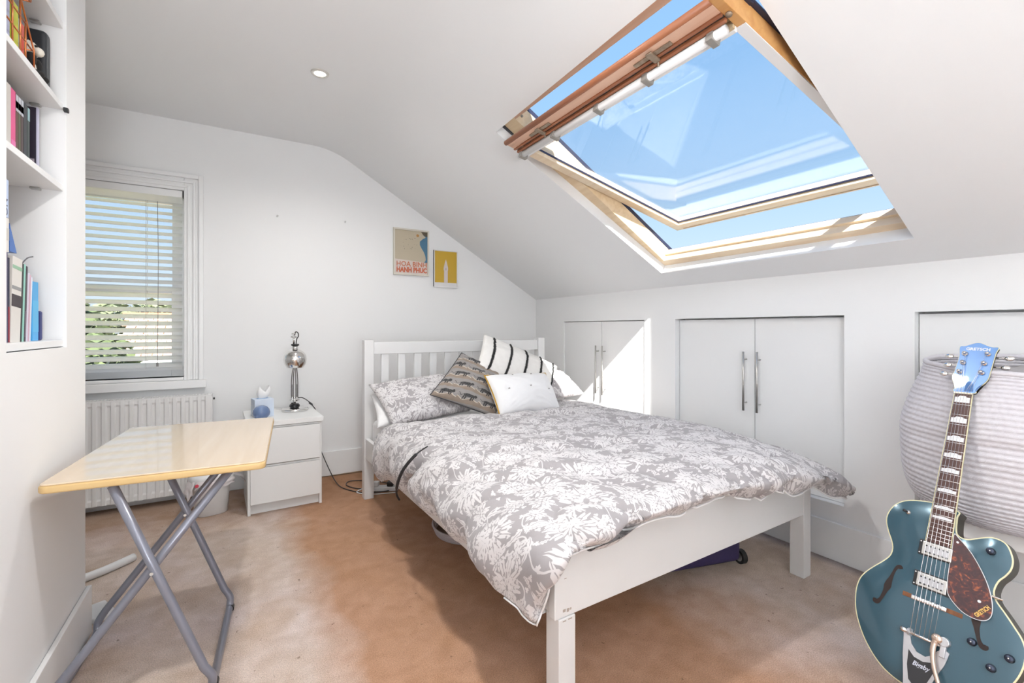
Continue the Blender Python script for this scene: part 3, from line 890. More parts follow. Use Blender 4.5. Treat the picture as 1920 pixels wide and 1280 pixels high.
bm = B(); box(bm, -.66, XF, 1.959, 1.986, z + .0005, z + .092)
tag(obj('notebook', bm, plain('navy_cover', srgb(42, 52, 112)[:3], .5), bevel=.006, seg=3), 'small navy notebook with rounded corners right of the blue folder', 'notebook')
bm = B(); tube(bm, catmull([(-.56, 1.888, z + .20), (-.55, 1.890, z + .225), (-.54, 1.898, z + .245), (-.532, 1.912, z + .252)], 6), .0018, 6)
tag(obj('ribbon', bm, plain('grey_ribbon', (.20, .20, .21), .8)), 'thin grey bookmark ribbon sticking up above the magazines on the lowest shelf', 'ribbon')
# ------------------------------------------------------------------ printed fabrics
def damask(name, ground, print_, scale=1.0, rough=0.9):
    """white flowers, leaves and curling stems printed on a grey cloth; works on UV in metres"""
    m, nt, p = newmat(name)
    L = nt.links
    uv = nt.nodes.new('ShaderNodeUVMap'); uv.uv_map = 'uv'
    def M(op, a, b=None, c=None):
        q = nt.nodes.new('ShaderNodeMath'); q.operation = op
        for i, v in enumerate((a, b, c)):
            if v is None: continue
            if isinstance(v, (int, float)): q.inputs[i].default_value = v
            else: L.new(v, q.inputs[i])
        return q.outputs[0]
    def VM(op, a, b=None, s=None):
        q = nt.nodes.new('ShaderNodeVectorMath'); q.operation = op
        for i, v in enumerate((a, b)):
            if v is None: continue
            if isinstance(v, tuple): q.inputs[i].default_value = v
            else: L.new(v, q.inputs[i])
        if s is not None: q.inputs['Scale'].default_value = s
        return q
    def noise_(vec, sc, det=2):
        n = nt.nodes.new('ShaderNodeTexNoise'); n.noise_dimensions = '2D'; n.inputs['Scale'].default_value = sc; n.inputs['Detail'].default_value = det
        L.new(vec, n.inputs['Vector']); return n
    base = VM('SCALE', uv.outputs[0], s=scale).outputs[0]
    wob = VM('SCALE', VM('SUBTRACT', noise_(base, 20).outputs['Color'], (.5, .5, .5)).outputs[0], s=0.007).outputs[0]
    P = VM('ADD', base, wob).outputs[0]
    def flower(S, R, petals, seed, inner=True, rnd=.75):
        v = nt.nodes.new('ShaderNodeTexVoronoi'); v.voronoi_dimensions = '2D'; v.inputs['Scale'].default_value = S; v.inputs['Randomness'].default_value = rnd
        off = VM('ADD', P, (seed, seed * 1.7, 0)).outputs[0]
        L.new(off, v.inputs['Vector'])
        d = VM('SUBTRACT', off, v.outputs['Position']).outputs[0]
        sp = nt.nodes.new('ShaderNodeSeparateXYZ'); L.new(d, sp.inputs[0])
        r = VM('LENGTH', d).outputs['Value']
        ang = M('ARCTAN2', sp.outputs['Y'], sp.outputs['X'])
        sc = nt.nodes.new('ShaderNodeSeparateColor'); L.new(v.outputs['Color'], sc.inputs[0])
        ph = M('MULTIPLY', sc.outputs[0], 6.283)
        pet = M('ABSOLUTE', M('COSINE', M('ADD', M('MULTIPLY', ang, petals / 2), ph)))
        size = M('ADD', M('MULTIPLY', sc.outputs[1], .4), .75)
        lim = M('MULTIPLY', M('MULTIPLY_ADD', M('POWER', pet, .8), .62 * R, .38 * R), size)
        # serrated petal edge
        lim = M('MULTIPLY', lim, M('MULTIPLY_ADD', M('SINE', M('MULTIPLY', ang, petals * 3.0)), .10, 1.0))
        body = M('LESS_THAN', r, lim)
        if inner:
            body = M('MULTIPLY', body, M('GREATER_THAN', pet, .30))                       # gaps between petals
            vein = M('LESS_THAN', M('ABSOLUTE', M('SUBTRACT', r, M('MULTIPLY', lim, .50))), R * .05)
            slit = M('MULTIPLY', M('LESS_THAN', M('ABSOLUTE', M('SINE', M('ADD', M('MULTIPLY', ang, petals / 2), ph))), .13), M('GREATER_THAN', r, M('MULTIPLY', lim, .55)))
            lobes = M('MULTIPLY', M('LESS_THAN', M('ABSOLUTE', M('COSINE', M('ADD', M('MULTIPLY', ang, petals * 1.5), ph))), .16), M('LESS_THAN', r, M('MULTIPLY', lim, .45)))
            core = M('LESS_THAN', r, R * .10)
            cut = M('MAXIMUM', M('MAXIMUM', vein, core), M('MAXIMUM', slit, lobes))
            body = M('SUBTRACT', body, M('MULTIPLY', body, cut))
        return body
    def leaf(S, length, width, seed):
        v = nt.nodes.new('ShaderNodeTexVoronoi'); v.voronoi_dimensions = '2D'; v.inputs['Scale'].default_value = S; v.inputs['Randomness'].default_value = .9
        off = VM('ADD', P, (seed, seed * .6, 0)).outputs[0]; L.new(off, v.inputs['Vector'])
        d = VM('SUBTRACT', off, v.outputs['Position']).outputs[0]
        sc = nt.nodes.new('ShaderNodeSeparateColor'); L.new(v.outputs['Color'], sc.inputs[0])
        rot = nt.nodes.new('ShaderNodeVectorRotate'); rot.rotation_type = 'Z_AXIS'; L.new(d, rot.inputs['Vector']); L.new(M('MULTIPLY', sc.outputs[0], 6.283), rot.inputs['Angle'])
        sp = nt.nodes.new('ShaderNodeSeparateXYZ'); L.new(rot.outputs[0], sp.inputs[0])
        x = M('DIVIDE', sp.outputs['X'], length)
        bend = M('MULTIPLY', M('MULTIPLY', x, x), width * 1.2)
        y = M('DIVIDE', M('ADD', sp.outputs['Y'], bend), width)
        wv = M('MULTIPLY', M('SUBTRACT', 1.0, M('MULTIPLY', x, x)), M('MULTIPLY_ADD', M('SINE', M('MULTIPLY', x, 14.0)), .22, .8))
        b = M('LESS_THAN', M('ABSOLUTE', y), wv)
        b = M('MULTIPLY', b, M('LESS_THAN', M('ABSOLUTE', x), 1.0))
        return M('SUBTRACT', b, M('MULTIPLY', b, M('LESS_THAN', M('ABSOLUTE', y), .10)))
    def stems(S, w, seed):
        n = noise_(VM('ADD', P, (seed, 0, 0)).outputs[0], S, 0)
        return M('LESS_THAN', M('ABSOLUTE', M('SUBTRACT', n.outputs['Fac'], .5)), w)
    f = flower(5.6, .080, 10, 1.3)
    f = M('MAXIMUM', f, flower(11.0, .034, 6, 4.1))
    f = M('MAXIMUM', f, leaf(10.0, .040, .011, 7.7))
    f = M('MAXIMUM', f, leaf(15.0, .022, .007, 2.2))
    f = M('MAXIMUM', f, stems(8.0, .010, 5.0))
    f = M('MAXIMUM', f, flower(24.0, .008, 3, 9.0, inner=False))
    mx = nt.nodes.new('ShaderNodeMix'); mx.data_type = 'RGBA'
    mx.inputs[6].default_value = ground; mx.inputs[7].default_value = print_
    L.new(f, mx.inputs[0]); L.new(mx.outputs[2], p.inputs['Base Color'])
    p.inputs['Roughness'].default_value = rough; p.inputs['Specular IOR Level'].default_value = .25
    p.inputs['Sheen Weight'].default_value = .15
    wn_ = noise_(base, 14, 4)
    bp = nt.nodes.new('ShaderNodeBump'); bp.inputs['Strength'].default_value = .5; bp.inputs['Distance'].default_value = .010
    L.new(wn_.outputs['Fac'], bp.inputs['Height']); L.new(bp.outputs[0], p.inputs['Normal'])
    return m
M_damask = damask('grey_floral_cotton', srgb(162, 157, 158), srgb(212, 208, 208))

def grid_mesh(name, rows, mat, parent=None, uvlen=None, two_sided=None, smooth=True):
    """rows: list of lists of points -> mesh with a UV map in metres"""
    nr, nc = len(rows), len(rows[0])
    verts = [tuple(p) for r in rows for p in r]
    faces = [(i * nc + j, i * nc + j + 1, (i + 1) * nc + j + 1, (i + 1) * nc + j) for i in range(nr - 1) for j in range(nc - 1)]
    me = bpy.data.meshes.new(name)
    me.from_pydata(verts, [], faces)
    # arc length coordinates
    mid = rows[nr // 2]; U = [0]
    for j in range(1, nc): U.append(U[-1] + (Vector(mid[j]) - Vector(mid[j - 1])).length)
    V = [0]; mc = nc // 2
    for i in range(1, nr): V.append(V[-1] + (Vector(rows[i][mc]) - Vector(rows[i - 1][mc])).length)
    uvl = me.uv_layers.new(name='uv')
    for poly in me.polygons:
        for li in poly.loop_indices:
            vi = me.loops[li].vertex_index
            uvl.data[li].uv = (U[vi % nc], V[vi // nc])
    return link_mesh(name, me, mat, parent, smooth=smooth)

def resample(ctrl, nr, nc):
    """bicubic (Catmull-Rom) surface through a grid of control points"""
    def line(pts, n):
        m = len(pts); out = []
        for k in range(n):
            t = k / (n - 1) * (m - 1); i = min(int(t), m - 2); t -= i
            p0, p1, p2, p3 = pts[max(i - 1, 0)], pts[i], pts[i + 1], pts[min(i + 2, m - 1)]
            out.append(0.5 * ((2 * p1) + (p2 - p0) * t + (2 * p0 - 5 * p1 + 4 * p2 - p3) * t * t + (3 * p1 - p0 - 3 * p2 + p3) * t ** 3))
        return out
    A = [line([Vector(p) for p in r], nc) for r in ctrl]
    cols = [line([A[i][j] for i in range(len(A))], nr) for j in range(nc)]
    return [[cols[j][i] for j in range(nc)] for i in range(nr)]

# ------------------------------------------------------------------ bed
BR = .030
bed = empty('double_bed', (.774, 1.065, 0), BR, 'white wooden double bed with slatted headboard standing beside the eaves cupboards', 'bed')
BW, BL_ = 1.46, 2.080
def bpart(name, x0, x1, y0, y1, z0, z1, parent=bed, bev=.003, mat=M_bed):
    bm = B(); box(bm, x0, x1, y0, y1, z0, z1); return obj(name, bm, mat, parent, bevel=bev)
PW = .062
# foot: two legs, corner blocks and board
bpart('leg', .012, .012 + PW, 0, PW, 0, .284); bpart('leg', BW - PW, BW, 0, PW, 0, .475)
bpart('leg', -.012, PW - .012, BL_ - PW, BL_, 0, 1.045); bpart('leg', BW - PW - .012, BW - .012, BL_ - PW, BL_, 0, 1.045)
bpart('footboard', .000, BW - PW + .001, .004, .034, .284, .479)
bpart('corner_block', .012, .060, .034, .070, .284, .470)
bpart('side_rail', -.006, .020, .070, BL_ - PW, .268, .400)
bpart('side_rail', BW - .026, BW - .002, PW, BL_ - PW, .268, .400)
bpart('head_rail', PW - .012, BW - PW - .012, BL_ - .050, BL_ - .018, .950, 1.030)
bpart('head_rail', PW - .012, BW - PW - .012, BL_ - .050, BL_ - .018, .400, .480)
x0 = PW + .043; pit = .1155
for i in range(11):
    xx = x0 + i * pit
    if xx + .05 < BW - PW - .02: bpart('slat', xx, xx + .050, BL_ - .043, BL_ - .026, .480, .950, bev=.002)
# slatted base under the mattress
for i in range(14):
    yy = .10 + i * .138
    bpart('base_slat', .02, BW - .03, yy, yy + .065, .318, .330, mat=M_pine_pale, bev=0)
bpart('centre_beam', BW / 2 - .02, BW / 2 + .02, .034, BL_ - .06, .270, .316, mat=M_pine_pale)
M_scuff = noisy('bare_wood_chips', srgb(150, 132, 118), srgb(196, 188, 182), 90, .8)
bm = B()
for (x, z, w, h) in ((.030, .30, .010, .008), (.044, .297, .008, .010), (.055, .30, .006, .006), (.026, .275, .012, .003), (.046, .276, .014, .003), (.035, .395, .008, .002), (.075, .462, .007, .003)):
    box(bm, x, x + w, -.0006 if z < .284 else .0034, .0045, z, z + h)
sc_ = obj('paint_chips', bm, M_scuff, bed); sc_['kind'] = 'stuff'

def rounded_block(name, x0, x1, y0, y1, z0, z1, mat, r=.03, **k):
    bm = B(); box(bm, x0, x1, y0, y1, z0, z1); o = obj(name, bm, mat, bevel=r, seg=5)
    return o
mat_ = rounded_block('mattress', .034, BW - .040, .045, BL_ - .065, .331, .520, M_sheet, .035)
mat_.location = bed.location; mat_.rotation_euler = (0, 0, BR)
tag(mat_, 'white sheeted mattress lying on the double bed', 'mattress')

# ------------------------------------------------------------------ duvet
def row(y, hz, cz=.62, rz=.42, dx=0, rsh=.600):
    return [(.672, y, hz), (.628, y, hz + .065), (.636, y, .50), (.72, y, .585), (.93, y, cz - .005), (1.25, y, cz + .005), (1.6, y, cz), (1.9, y, cz - .002), (2.12, y, rsh), (2.27, y, .54), (2.315, y, rz)]
ctrl = [
    [(.715, 1.085, .268), (.735, 1.05, .335), (.765, 1.03, .42), (.84, 1.025, .487), (1.00, 1.00, .520), (1.27, .99, .532), (1.62, .99, .516), (1.88, 1.0, .482), (2.12, 1.0, .428), (2.28, 1.0, .392), (2.43, 1.04, .372)],
    [(.690, 1.11, .280), (.690, 1.05, .385), (.725, .985, .49), (.84, .958, .550), (1.00, .950, .575), (1.27, .945, .585), (1.62, .945, .572), (1.88, .95, .545), (2.12, .95, .492), (2.27, .97, .440), (2.41, 1.02, .385)],
    [(.672, 1.17, .315), (.650, 1.12, .43), (.685, 1.08, .54), (.80, 1.05, .600), (1.00, 1.04, .620), (1.27, 1.04, .630), (1.62, 1.04, .618), (1.88, 1.04, .592), (2.12, 1.04, .540), (2.26, 1.06, .480), (2.35, 1.10, .40)],
    row(1.30, .350, .640, .40, rsh=.585),
    row(1.55, .372, .640, .41, rsh=.602),
    row(1.80, .366, .632, .42, rsh=.605),
    row(2.00, .372, .630, .42, rsh=.600),
    row(2.12, .358, .625, .42, rsh=.598),
    row(2.35, .325, .615, .42, rsh=.592),
    row(2.52, .300, .595, .42, rsh=.600),
    [(.715, 2.70, .300), (.668, 2.70, .35), (.675, 2.69, .45), (.74, 2.68, .535), (.93, 2.68, .565), (1.25, 2.66, .570), (1.6, 2.66, .575), (1.9, 2.70, .585), (2.12, 2.74, .592), (2.26, 2.76, .54), (2.30, 2.76, .44)],
    [(.745, 2.76, .340), (.735, 2.76, .38), (.74, 2.76, .44), (.79, 2.75, .505), (.95, 2.74, .535), (1.25, 2.72, .54), (1.6, 2.72, .545), (1.9, 2.80, .560), (2.12, 2.86, .570), (2.25, 2.86, .53), (2.28, 2.84, .45)],
]
NR, NC = 190, 210
rows = resample(ctrl, NR, NC)
def sstep(a, b, x):
    t = max(0, min(1, (x - a) / (b - a))); return t * t * (3 - 2 * t)
new = []
for i in range(NR):
    rr_ = []
    for j in range(NC):
        p = rows[i][j]
        du = rows[i][min(j + 1, NC - 1)] - rows[i][max(j - 1, 0)]
        dv = rows[min(i + 1, NR - 1)][j] - rows[max(i - 1, 0)][j]
        n = du.cross(dv).normalized()
        u = j / (NC - 1); v = i / (NR - 1)
        side = 1 - sstep(.10, .42, u)              # 1 on the hanging left side
        # folds fan out from the top of the bed down the hanging side
        q = p.y * 1.0 + (1 - side) * .25
        fold = math.sin(q * 21 + 2.2 * noise.noise((p.y * 2.2, 1.3, p.z * 2))) * .5 + .5
        d = .030 * side * (fold - .55)
        d += .020 * noise.noise((p.x * 3.2, p.y * 3.2, 4.0)) + .012 * noise.noise((p.x * 8 + p.y * 5, p.y * 9, 1.0)) + .0045 * noise.noise((p.x * 22, p.y * 22 + p.z * 20, 2.0))
        # diagonal creases running from the middle towards the near left corner
        t = (p.x * .75 + p.y * .66)
        cr = abs(noise.noise((t * 6.5, (p.x - p.y) * 1.2, 9.0)))
        d -= .020 * math.exp(-(cr / .05) ** 2) * (1 - .4 * side)
        # puffed quilting towards the foot
        foot = 1 - sstep(.02, .22, v)
        d += .010 * foot * math.sin(u * 46 + 3 * noise.noise((u * 5, v * 5, 0)))
        # gap where the duvet splits over the strap
        g = math.exp(-((p.y - 2.00 + (p.z - .45) * .6) / .028) ** 2) * side * sstep(0, .02, u + .02)
        d -= .05 * g
        edge = min(1, min(u, 1 - u, v * 1.0) / .012)
        q2 = p + n * (d if n.z > -2 else 0)
        # scalloped lower hem at the foot
        if v < .10:
            q2.z += (1 - v / .10) * .007 * math.sin(u * 60)
        rr_.append(q2)
    new.append(rr_)
duvet = grid_mesh('duvet', new, M_damask)
md = duvet.modifiers.new('thick', 'SOLIDIFY'); md.thickness = .014; md.offset = 1 if False else -1
tag(duvet, 'crumpled duvet in grey floral cotton spread over the bed', 'duvet')
if duvet.data.polygons[len(duvet.data.polygons) // 2].normal.z < 0:
    duvet.data.flip_normals()
bm = B()
hem = [new[0][j] + Vector((0, -.003, -.004)) for j in range(0, NC, 2)] + []
tube(bm, hem, .0032, 6)
tube(bm, [new[i][0] + Vector((-.002, 0, -.003)) for i in range(0, 40, 2)], .0028, 6)
obj('piping', bm, M_sheet, duvet, smooth=True)
# underside flap of the duvet cover turned out at the near corner of the footboard
bm = B()
fl = [[(.86, 1.045, .484), (.93, 1.040, .497), (1.00, 1.036, .522)], [(.86, 1.018, .484), (.94, 1.010, .488), (1.01, 1.004, .520)], [(.87, 1.000, .500), (.95, .985, .515), (1.02, .975, .545)]]
g = resample(fl, 10, 14)
fo = grid_mesh('turned_flap', g, M_damask, duvet)
# sheet bunched up behind the footboard
sh = resample([[(.98, 1.082, .470), (1.2, 1.09, .475), (1.45, 1.095, .475), (1.7, 1.10, .475)], [(1.00, 1.072, .512), (1.2, 1.078, .512), (1.45, 1.085, .505), (1.7, 1.09, .49)], [(1.0, 1.11, .535), (1.2, 1.12, .54), (1.45, 1.13, .53), (1.7, 1.14, .525)]], 10, 40)
so_ = grid_mesh('sheet_edge', sh, M_sheet, mat_)
so_.matrix_parent_inverse = mat_.matrix_basis.inverted()

# black strap of the duvet hanging down the side of the bed
bm = B()
tube(bm, catmull([(.700, 1.90, .612), (.655, 1.925, .575), (.612, 1.96, .51), (.598, 2.0, .44), (.605, 2.04, .38), (.622, 2.055, .345)], 8), [.003] * 8 + [.007] * 20 + [.005] * 13, 8)
tag(obj('strap', bm, M_black, smooth=True), 'thin black strap hanging over the left side of the duvet', 'strap')

# ------------------------------------------------------------------ pillows and cushions
def cushion(name, c, T, mat, label, cat='cushion', group=None, pinch=.05, seed=0, n=44, power=.5, wr=.006, uv_scale=1.0, parts=None, crease=None):
    TL, TR, BR_, BL2 = [Vector(p) for p in c]
    cen = (TL + TR + BR_ + BL2) / 4
    nrm = ((TR - TL) + (BR_ - BL2)).cross((TL - BL2) + (TR - BR_)).normalized()
    if nrm.y > 0: nrm = -nrm
    w = ((TR - TL).length + (BR_ - BL2).length) / 2; h = ((TL - BL2).length + (TR - BR_).length) / 2
    verts, uvs, faces = [], [], []
    def pt(s, t, side):
        u, v = 2 * s - 1, 2 * t - 1
        s2 = .5 + .5 * u * (1 - pinch * (1 - v * v) * abs(u) ** 1.5)
        t2 = .5 + .5 * v * (1 - pinch * (1 - u * u) * abs(v) ** 1.5)
        b = BL2.lerp(BR_, s2).lerp(TL.lerp(TR, s2), t2)
        k = max(0, (1 - u * u)) * max(0, (1 - v * v))
        hgt = T * .5 * k ** power
        nn = noise.noise((s * 3.5 + seed * 5, t * 3.5, seed)) * wr * 2 + noise.noise((s * 11, t * 11 + seed * 3, seed)) * wr
        # gathers pointing in from the corners
        ca = abs(u) * abs(v)
        nn += wr * 1.2 * ca * math.sin((u * u - v * v) * 26)
        if crease: nn -= crease(s, t)
        return b + nrm * side * (hgt + nn * min(1, k * 6) * (1 if side > 0 else .3))
    idx = {}
    for side in (1, -1):
        for i in range(n + 1):
            for j in range(n + 1):
                if side == -1 and (i in (0, n) or j in (0, n)):
                    idx[(side, i, j)] = idx[(1, i, j)]; continue
                idx[(side, i, j)] = len(verts)
                verts.append(pt(j / n, i / n, side) - cen); uvs.append((j / n * w * uv_scale, i / n * h * uv_scale))
        for i in range(n):
            for j in range(n):
                f = (idx[(side, i, j)], idx[(side, i, j + 1)], idx[(side, i + 1, j + 1)], idx[(side, i + 1, j)])
                faces.append(f if side == 1 else tuple(reversed(f)))
    me = bpy.data.meshes.new(name); me.from_pydata([tuple(v) for v in verts], [], faces)
    uvl = me.uv_layers.new(name='uv')
    for poly in me.polygons:
        for li in poly.loop_indices: uvl.data[li].uv = uvs[me.loops[li].vertex_index]
    o = link_mesh(name, me, mat, None, smooth=True)
    o.location = cen
    tag(o, label, cat, group)
    def surf(s, t, lift=0.0): return pt(s, t, 1) - cen + nrm * lift
    return o, surf, nrm

cushion('pillow', [(.712, 2.97, .700), (1.32, 3.03, .735), (1.30, 2.74, .58), (.700, 2.76, .53)], .13, M_sheet, 'plain white pillow lying under the left floral pillow', 'pillow', seed=1)
cushion('pillow', [(.696, 2.95, .768), (1.36, 3.00, .800), (1.32, 2.70, .600), (.770, 2.68, .555)], .17, M_damask, 'grey floral pillow at the left end of the headboard', 'pillow', seed=2, pinch=.03, wr=.008)
cushion('pillow', [(1.60, 2.99, .80), (2.20, 2.98, .800), (2.30, 2.78, .615), (1.64, 2.74, .600)], .15, M_damask, 'grey floral pillow at the right end of the bed by the cupboard', 'pillow', seed=3, pinch=.03, wr=.008)
# striped cushion
M_knit = noisy('off_white_weave', srgb(228, 224, 220), srgb(240, 238, 234), 30, .95, bump=.3, bscale=220)
M_tuft = noisy('black_tufted_yarn', (.012, .012, .013, 1), (.03, .03, .03, 1), 200, 1.0, bump=.5, bscale=400)
o, surf, nr_ = cushion('cushion', [(1.500, 2.93, 1.082), (2.150, 2.93, .830), (1.965, 2.74, .590), (1.335, 2.74, .838)], .13, M_knit, 'long white cushion with five black tufted stripes, propped on a tilt', seed=4, pinch=.03, wr=.004)
for k, s in enumerate((.11, .31, .51, .71, .91)):
    bm = B(); pts = []; rs = []
    for i in range(61):
        t = .035 + .93 * i / 60
        pts.append(surf(s + .006 * noise.noise((t * 14, k, 0)) + .012 * math.sin(t * 3), t, .002)); rs.append(.0052 + .0022 * noise.noise((t * 60, k, 3)))
    tube(bm, pts, rs, 7)
    for i in range(0, 240):
        t = .04 + .92 * (i + random.random()) / 240
        c = surf(s + .012 * math.sin(t * 3), t, .002); e_ = surf(s + (.018 if i % 2 else -.014) * (.6 + .6 * random.random()) + .012 * math.sin(t * 3), t - .01, .001)
        tube(bm, [c, e_], [.0020, .0008], 4, cap=False)
    obj('tufted_stripe', bm, M_tuft, o)
# big-cat print cushion
def cat_print():
    m, nt, p = newmat('grey_animal_print')
    L = nt.links
    uv = nt.nodes.new('ShaderNodeUVMap'); uv.uv_map = 'uv'
    def M(op, a, b=None, c=None):
        q = nt.nodes.new('ShaderNodeMath'); q.operation = op
        for i, v in enumerate((a, b, c)):
            if v is None: continue
            if isinstance(v, (int, float)): q.inputs[i].default_value = v
            else: L.new(v, q.inputs[i])
        return q.outputs[0]
    mp = nt.nodes.new('ShaderNodeMapping'); mp.inputs['Rotation'].default_value = (0, 0, rad(-2)); L.new(uv.outputs[0], mp.inputs[0])
    nz = nt.nodes.new('ShaderNodeTexNoise'); nz.inputs['Scale'].default_value = 40; nz.noise_dimensions = '2D'; L.new(mp.outputs[0], nz.inputs['Vector'])
    sp = nt.nodes.new('ShaderNodeSeparateXYZ'); L.new(mp.outputs[0], sp.inputs[0])
    W, Hh = .140, .078
    rowi = M('FLOOR', M('DIVIDE', sp.outputs['Y'], Hh))
    fx = M('SUBTRACT', M('FRACT', M('ADD', M('DIVIDE', sp.outputs['X'], W), M('MULTIPLY', rowi, .43))), .5)
    fy = M('SUBTRACT', M('FRACT', M('DIVIDE', sp.outputs['Y'], Hh)), .5)
    X = M('MULTIPLY', fx, W); Y = M('MULTIPLY', fy, Hh)
    wob = M('MULTIPLY', M('SUBTRACT', nz.outputs['Fac'], .5), .010)
    def ell(cx_, cy_, a, b):
        dx = M('DIVIDE', M('SUBTRACT', M('ADD', X, wob), cx_), a); dy = M('DIVIDE', M('SUBTRACT', M('ADD', Y, wob), cy_), b)
        return M('LESS_THAN', M('ADD', M('MULTIPLY', dx, dx), M('MULTIPLY', dy, dy)), 1.0)
    body = ell(.0, .008, .036, .0105)
    for e_ in ((.040, .013, .011, .010), (-.029, -.005, .005, .016), (-.016, -.004, .0045, .015), (.019, -.005, .005, .016), (.031, -.004, .0045, .015)): body = M('MAXIMUM', body, ell(*e_))
    tail = M('MULTIPLY', M('LESS_THAN', M('ABSOLUTE', M('SUBTRACT', Y, M('MULTIPLY_ADD', M('SINE', M('MULTIPLY', X, 160)), .006, .006))), .0016), M('LESS_THAN', X, -.032))
    body = M('MAXIMUM', body, tail)
    sv = nt.nodes.new('ShaderNodeTexVoronoi'); sv.inputs['Scale'].default_value = 210; sv.voronoi_dimensions = '2D'; L.new(mp.outputs[0], sv.inputs['Vector'])
    spot = M('LESS_THAN', sv.outputs['Distance'], .28)
    hill = M('SUBTRACT', Y, M('MULTIPLY_ADD', M('SINE', M('MULTIPLY', X, 60)), .007, -.014))
    line = M('LESS_THAN', M('ABSOLUTE', M('ADD', hill, M('MULTIPLY', wob, .4))), .0016)
    under = M('LESS_THAN', hill, 0.0)
    def mix(f, a, b):
        x = nt.nodes.new('ShaderNodeMix'); x.data_type = 'RGBA'; L.new(f, x.inputs[0])
        for i, c in ((6, a), (7, b)):
            if isinstance(c, tuple): x.inputs[i].default_value = c
            else: L.new(c, x.inputs[i])
        return x.outputs[2]
    c = mix(under, srgb(152, 148, 146), srgb(150, 134, 120))
    c = mix(M('MULTIPLY', nz.outputs['Fac'], .35), c, srgb(120, 108, 98))
    c = mix(line, c, srgb(214, 202, 184))
    c = mix(body, c, mix(spot, srgb(44, 46, 50), srgb(104, 98, 92)))
    L.new(c, p.inputs['Base Color']); p.inputs['Roughness'].default_value = .8; p.inputs['Sheen Weight'].default_value = .2
    return m
o, surf, nr_ = cushion('cushion', [(1.285, 2.84, .958), (1.655, 2.78, .760), (1.385, 2.56, .560), (1.010, 2.70, .712)], .15, cat_print(), 'grey cushion printed with dark spotted big cats, standing on its corner', seed=5, pinch=.03, wr=.007)
bm = B(); tube(bm, [surf(0, t, 0) for t in [i / 20 for i in range(21)]] + [surf(s, 1, 0) for s in [i / 20 for i in range(21)]], .003, 6); tube(bm, [surf(s, 0, 0) for s in [i / 20 for i in range(21)]], .003, 6)
obj('piping', bm, plain('dark_piping', (.05, .05, .055), .8), o, smooth=True)
# white tufted cushion with mustard piping
o, surf, nr_ = cushion('cushion', [(1.335, 2.60, .822), (1.845, 2.66, .808), (1.835, 2.46, .566), (1.345, 2.42, .594)], .20, M_sheet, 'white rectangular cushion with mustard piping and small dark tufts, frontmost on the bed', seed=6, pinch=.05, wr=.004,
    crease=lambda s, t: .012 * sum(math.exp(-(((s - a) / .05) ** 2 + ((t - b) / .07) ** 2)) for a, b in ((.18, .52), (.50, .52), (.83, .47), (.36, .92), (.66, .92))))
per = [surf(s, 0) for s in [i / 24 for i in range(25)]] + [surf(1, t) for t in [i / 16 for i in range(1, 17)]] + [surf(1 - s, 1) for s in [i / 24 for i in range(1, 25)]] + [surf(0, 1 - t) for t in [i / 16 for i in range(1, 16)]]
bm = B(); tube(bm, per, .0048, 8, close=True); obj('piping', bm, plain('mustard_velvet', srgb(186, 146, 62)[:3], .9), o, smooth=True)
for a, b in ((.18, .52), (.50, .52), (.83, .47), (.36, .92), (.66, .92)):
    bm = B(); c = surf(a, b, .001)
    for k in range(5):
        an = k * 2.5; tube(bm, [c, c + Vector((.008 * math.cos(an), -.004, .006 * math.sin(an)))], [.0014, .0008], 5)
    obj('tuft', bm, plain('tuft_yarn_%d' % len(bpy.data.materials), (.16, .12, .10), .9), o)

# ------------------------------------------------------------------ built-in eaves cupboards
def handle(parent, loc, length, r=.0062, stand=.034):
    bm = B(); tube(bm, [(0, 0, 0), (0, 0, length)], r, 12)
    for z in (.045, length - .045): tube(bm, [(0, 0, z), (stand, 0, z)], r * .62, 8)
    xform(bm, Matrix.Translation(Vector(loc) - parent.location)) if False else xform(bm, Matrix.Translation(loc))
    return obj('handle', bm, M_steel, parent, smooth=True)
def cupboard(y0, y1, z0, z1, dep, seam, handles, label):
    r = empty('eaves_cupboard', (XR + dep, (y0 + y1) / 2, z0), label=label, cat='cupboard', group=None)
    g = .0022
    spans = ((y0 + g, seam - g), (seam + g, y1 - g)) if seam else ((y0 + g, y1 - g),)
    for i, (a, b) in enumerate(spans):
        bm = B(); box(bm, 0, .018, a - r.location.y, b - r.location.y, g, z1 - z0 - (.009 if dep > .02 else .005))
        d = obj('door', bm, M_door, r, bevel=.0012)
        if handles:
            hy, hz0, hz1 = handles[i]
            handle(d, (-.034, hy - r.location.y, hz0 - z0), hz1 - hz0)
    return r
cupboard(2.348, 3.297, .275, 1.182, .012, 2.811, [(2.768, .598, .985), (2.846, .603, .985)], 'white double eaves cupboard behind the pillows, half in bright sunlight')
cupboard(1.085, 2.077, .269, 1.185, .042, 1.554, [(1.522, .648, .989), (1.603, .650, .989)], 'white double eaves cupboard beside the middle of the bed')
cupboard(-.20, .818, .300, 1.192, .040, None, None, 'white eaves cupboard behind the woven basket and guitar')
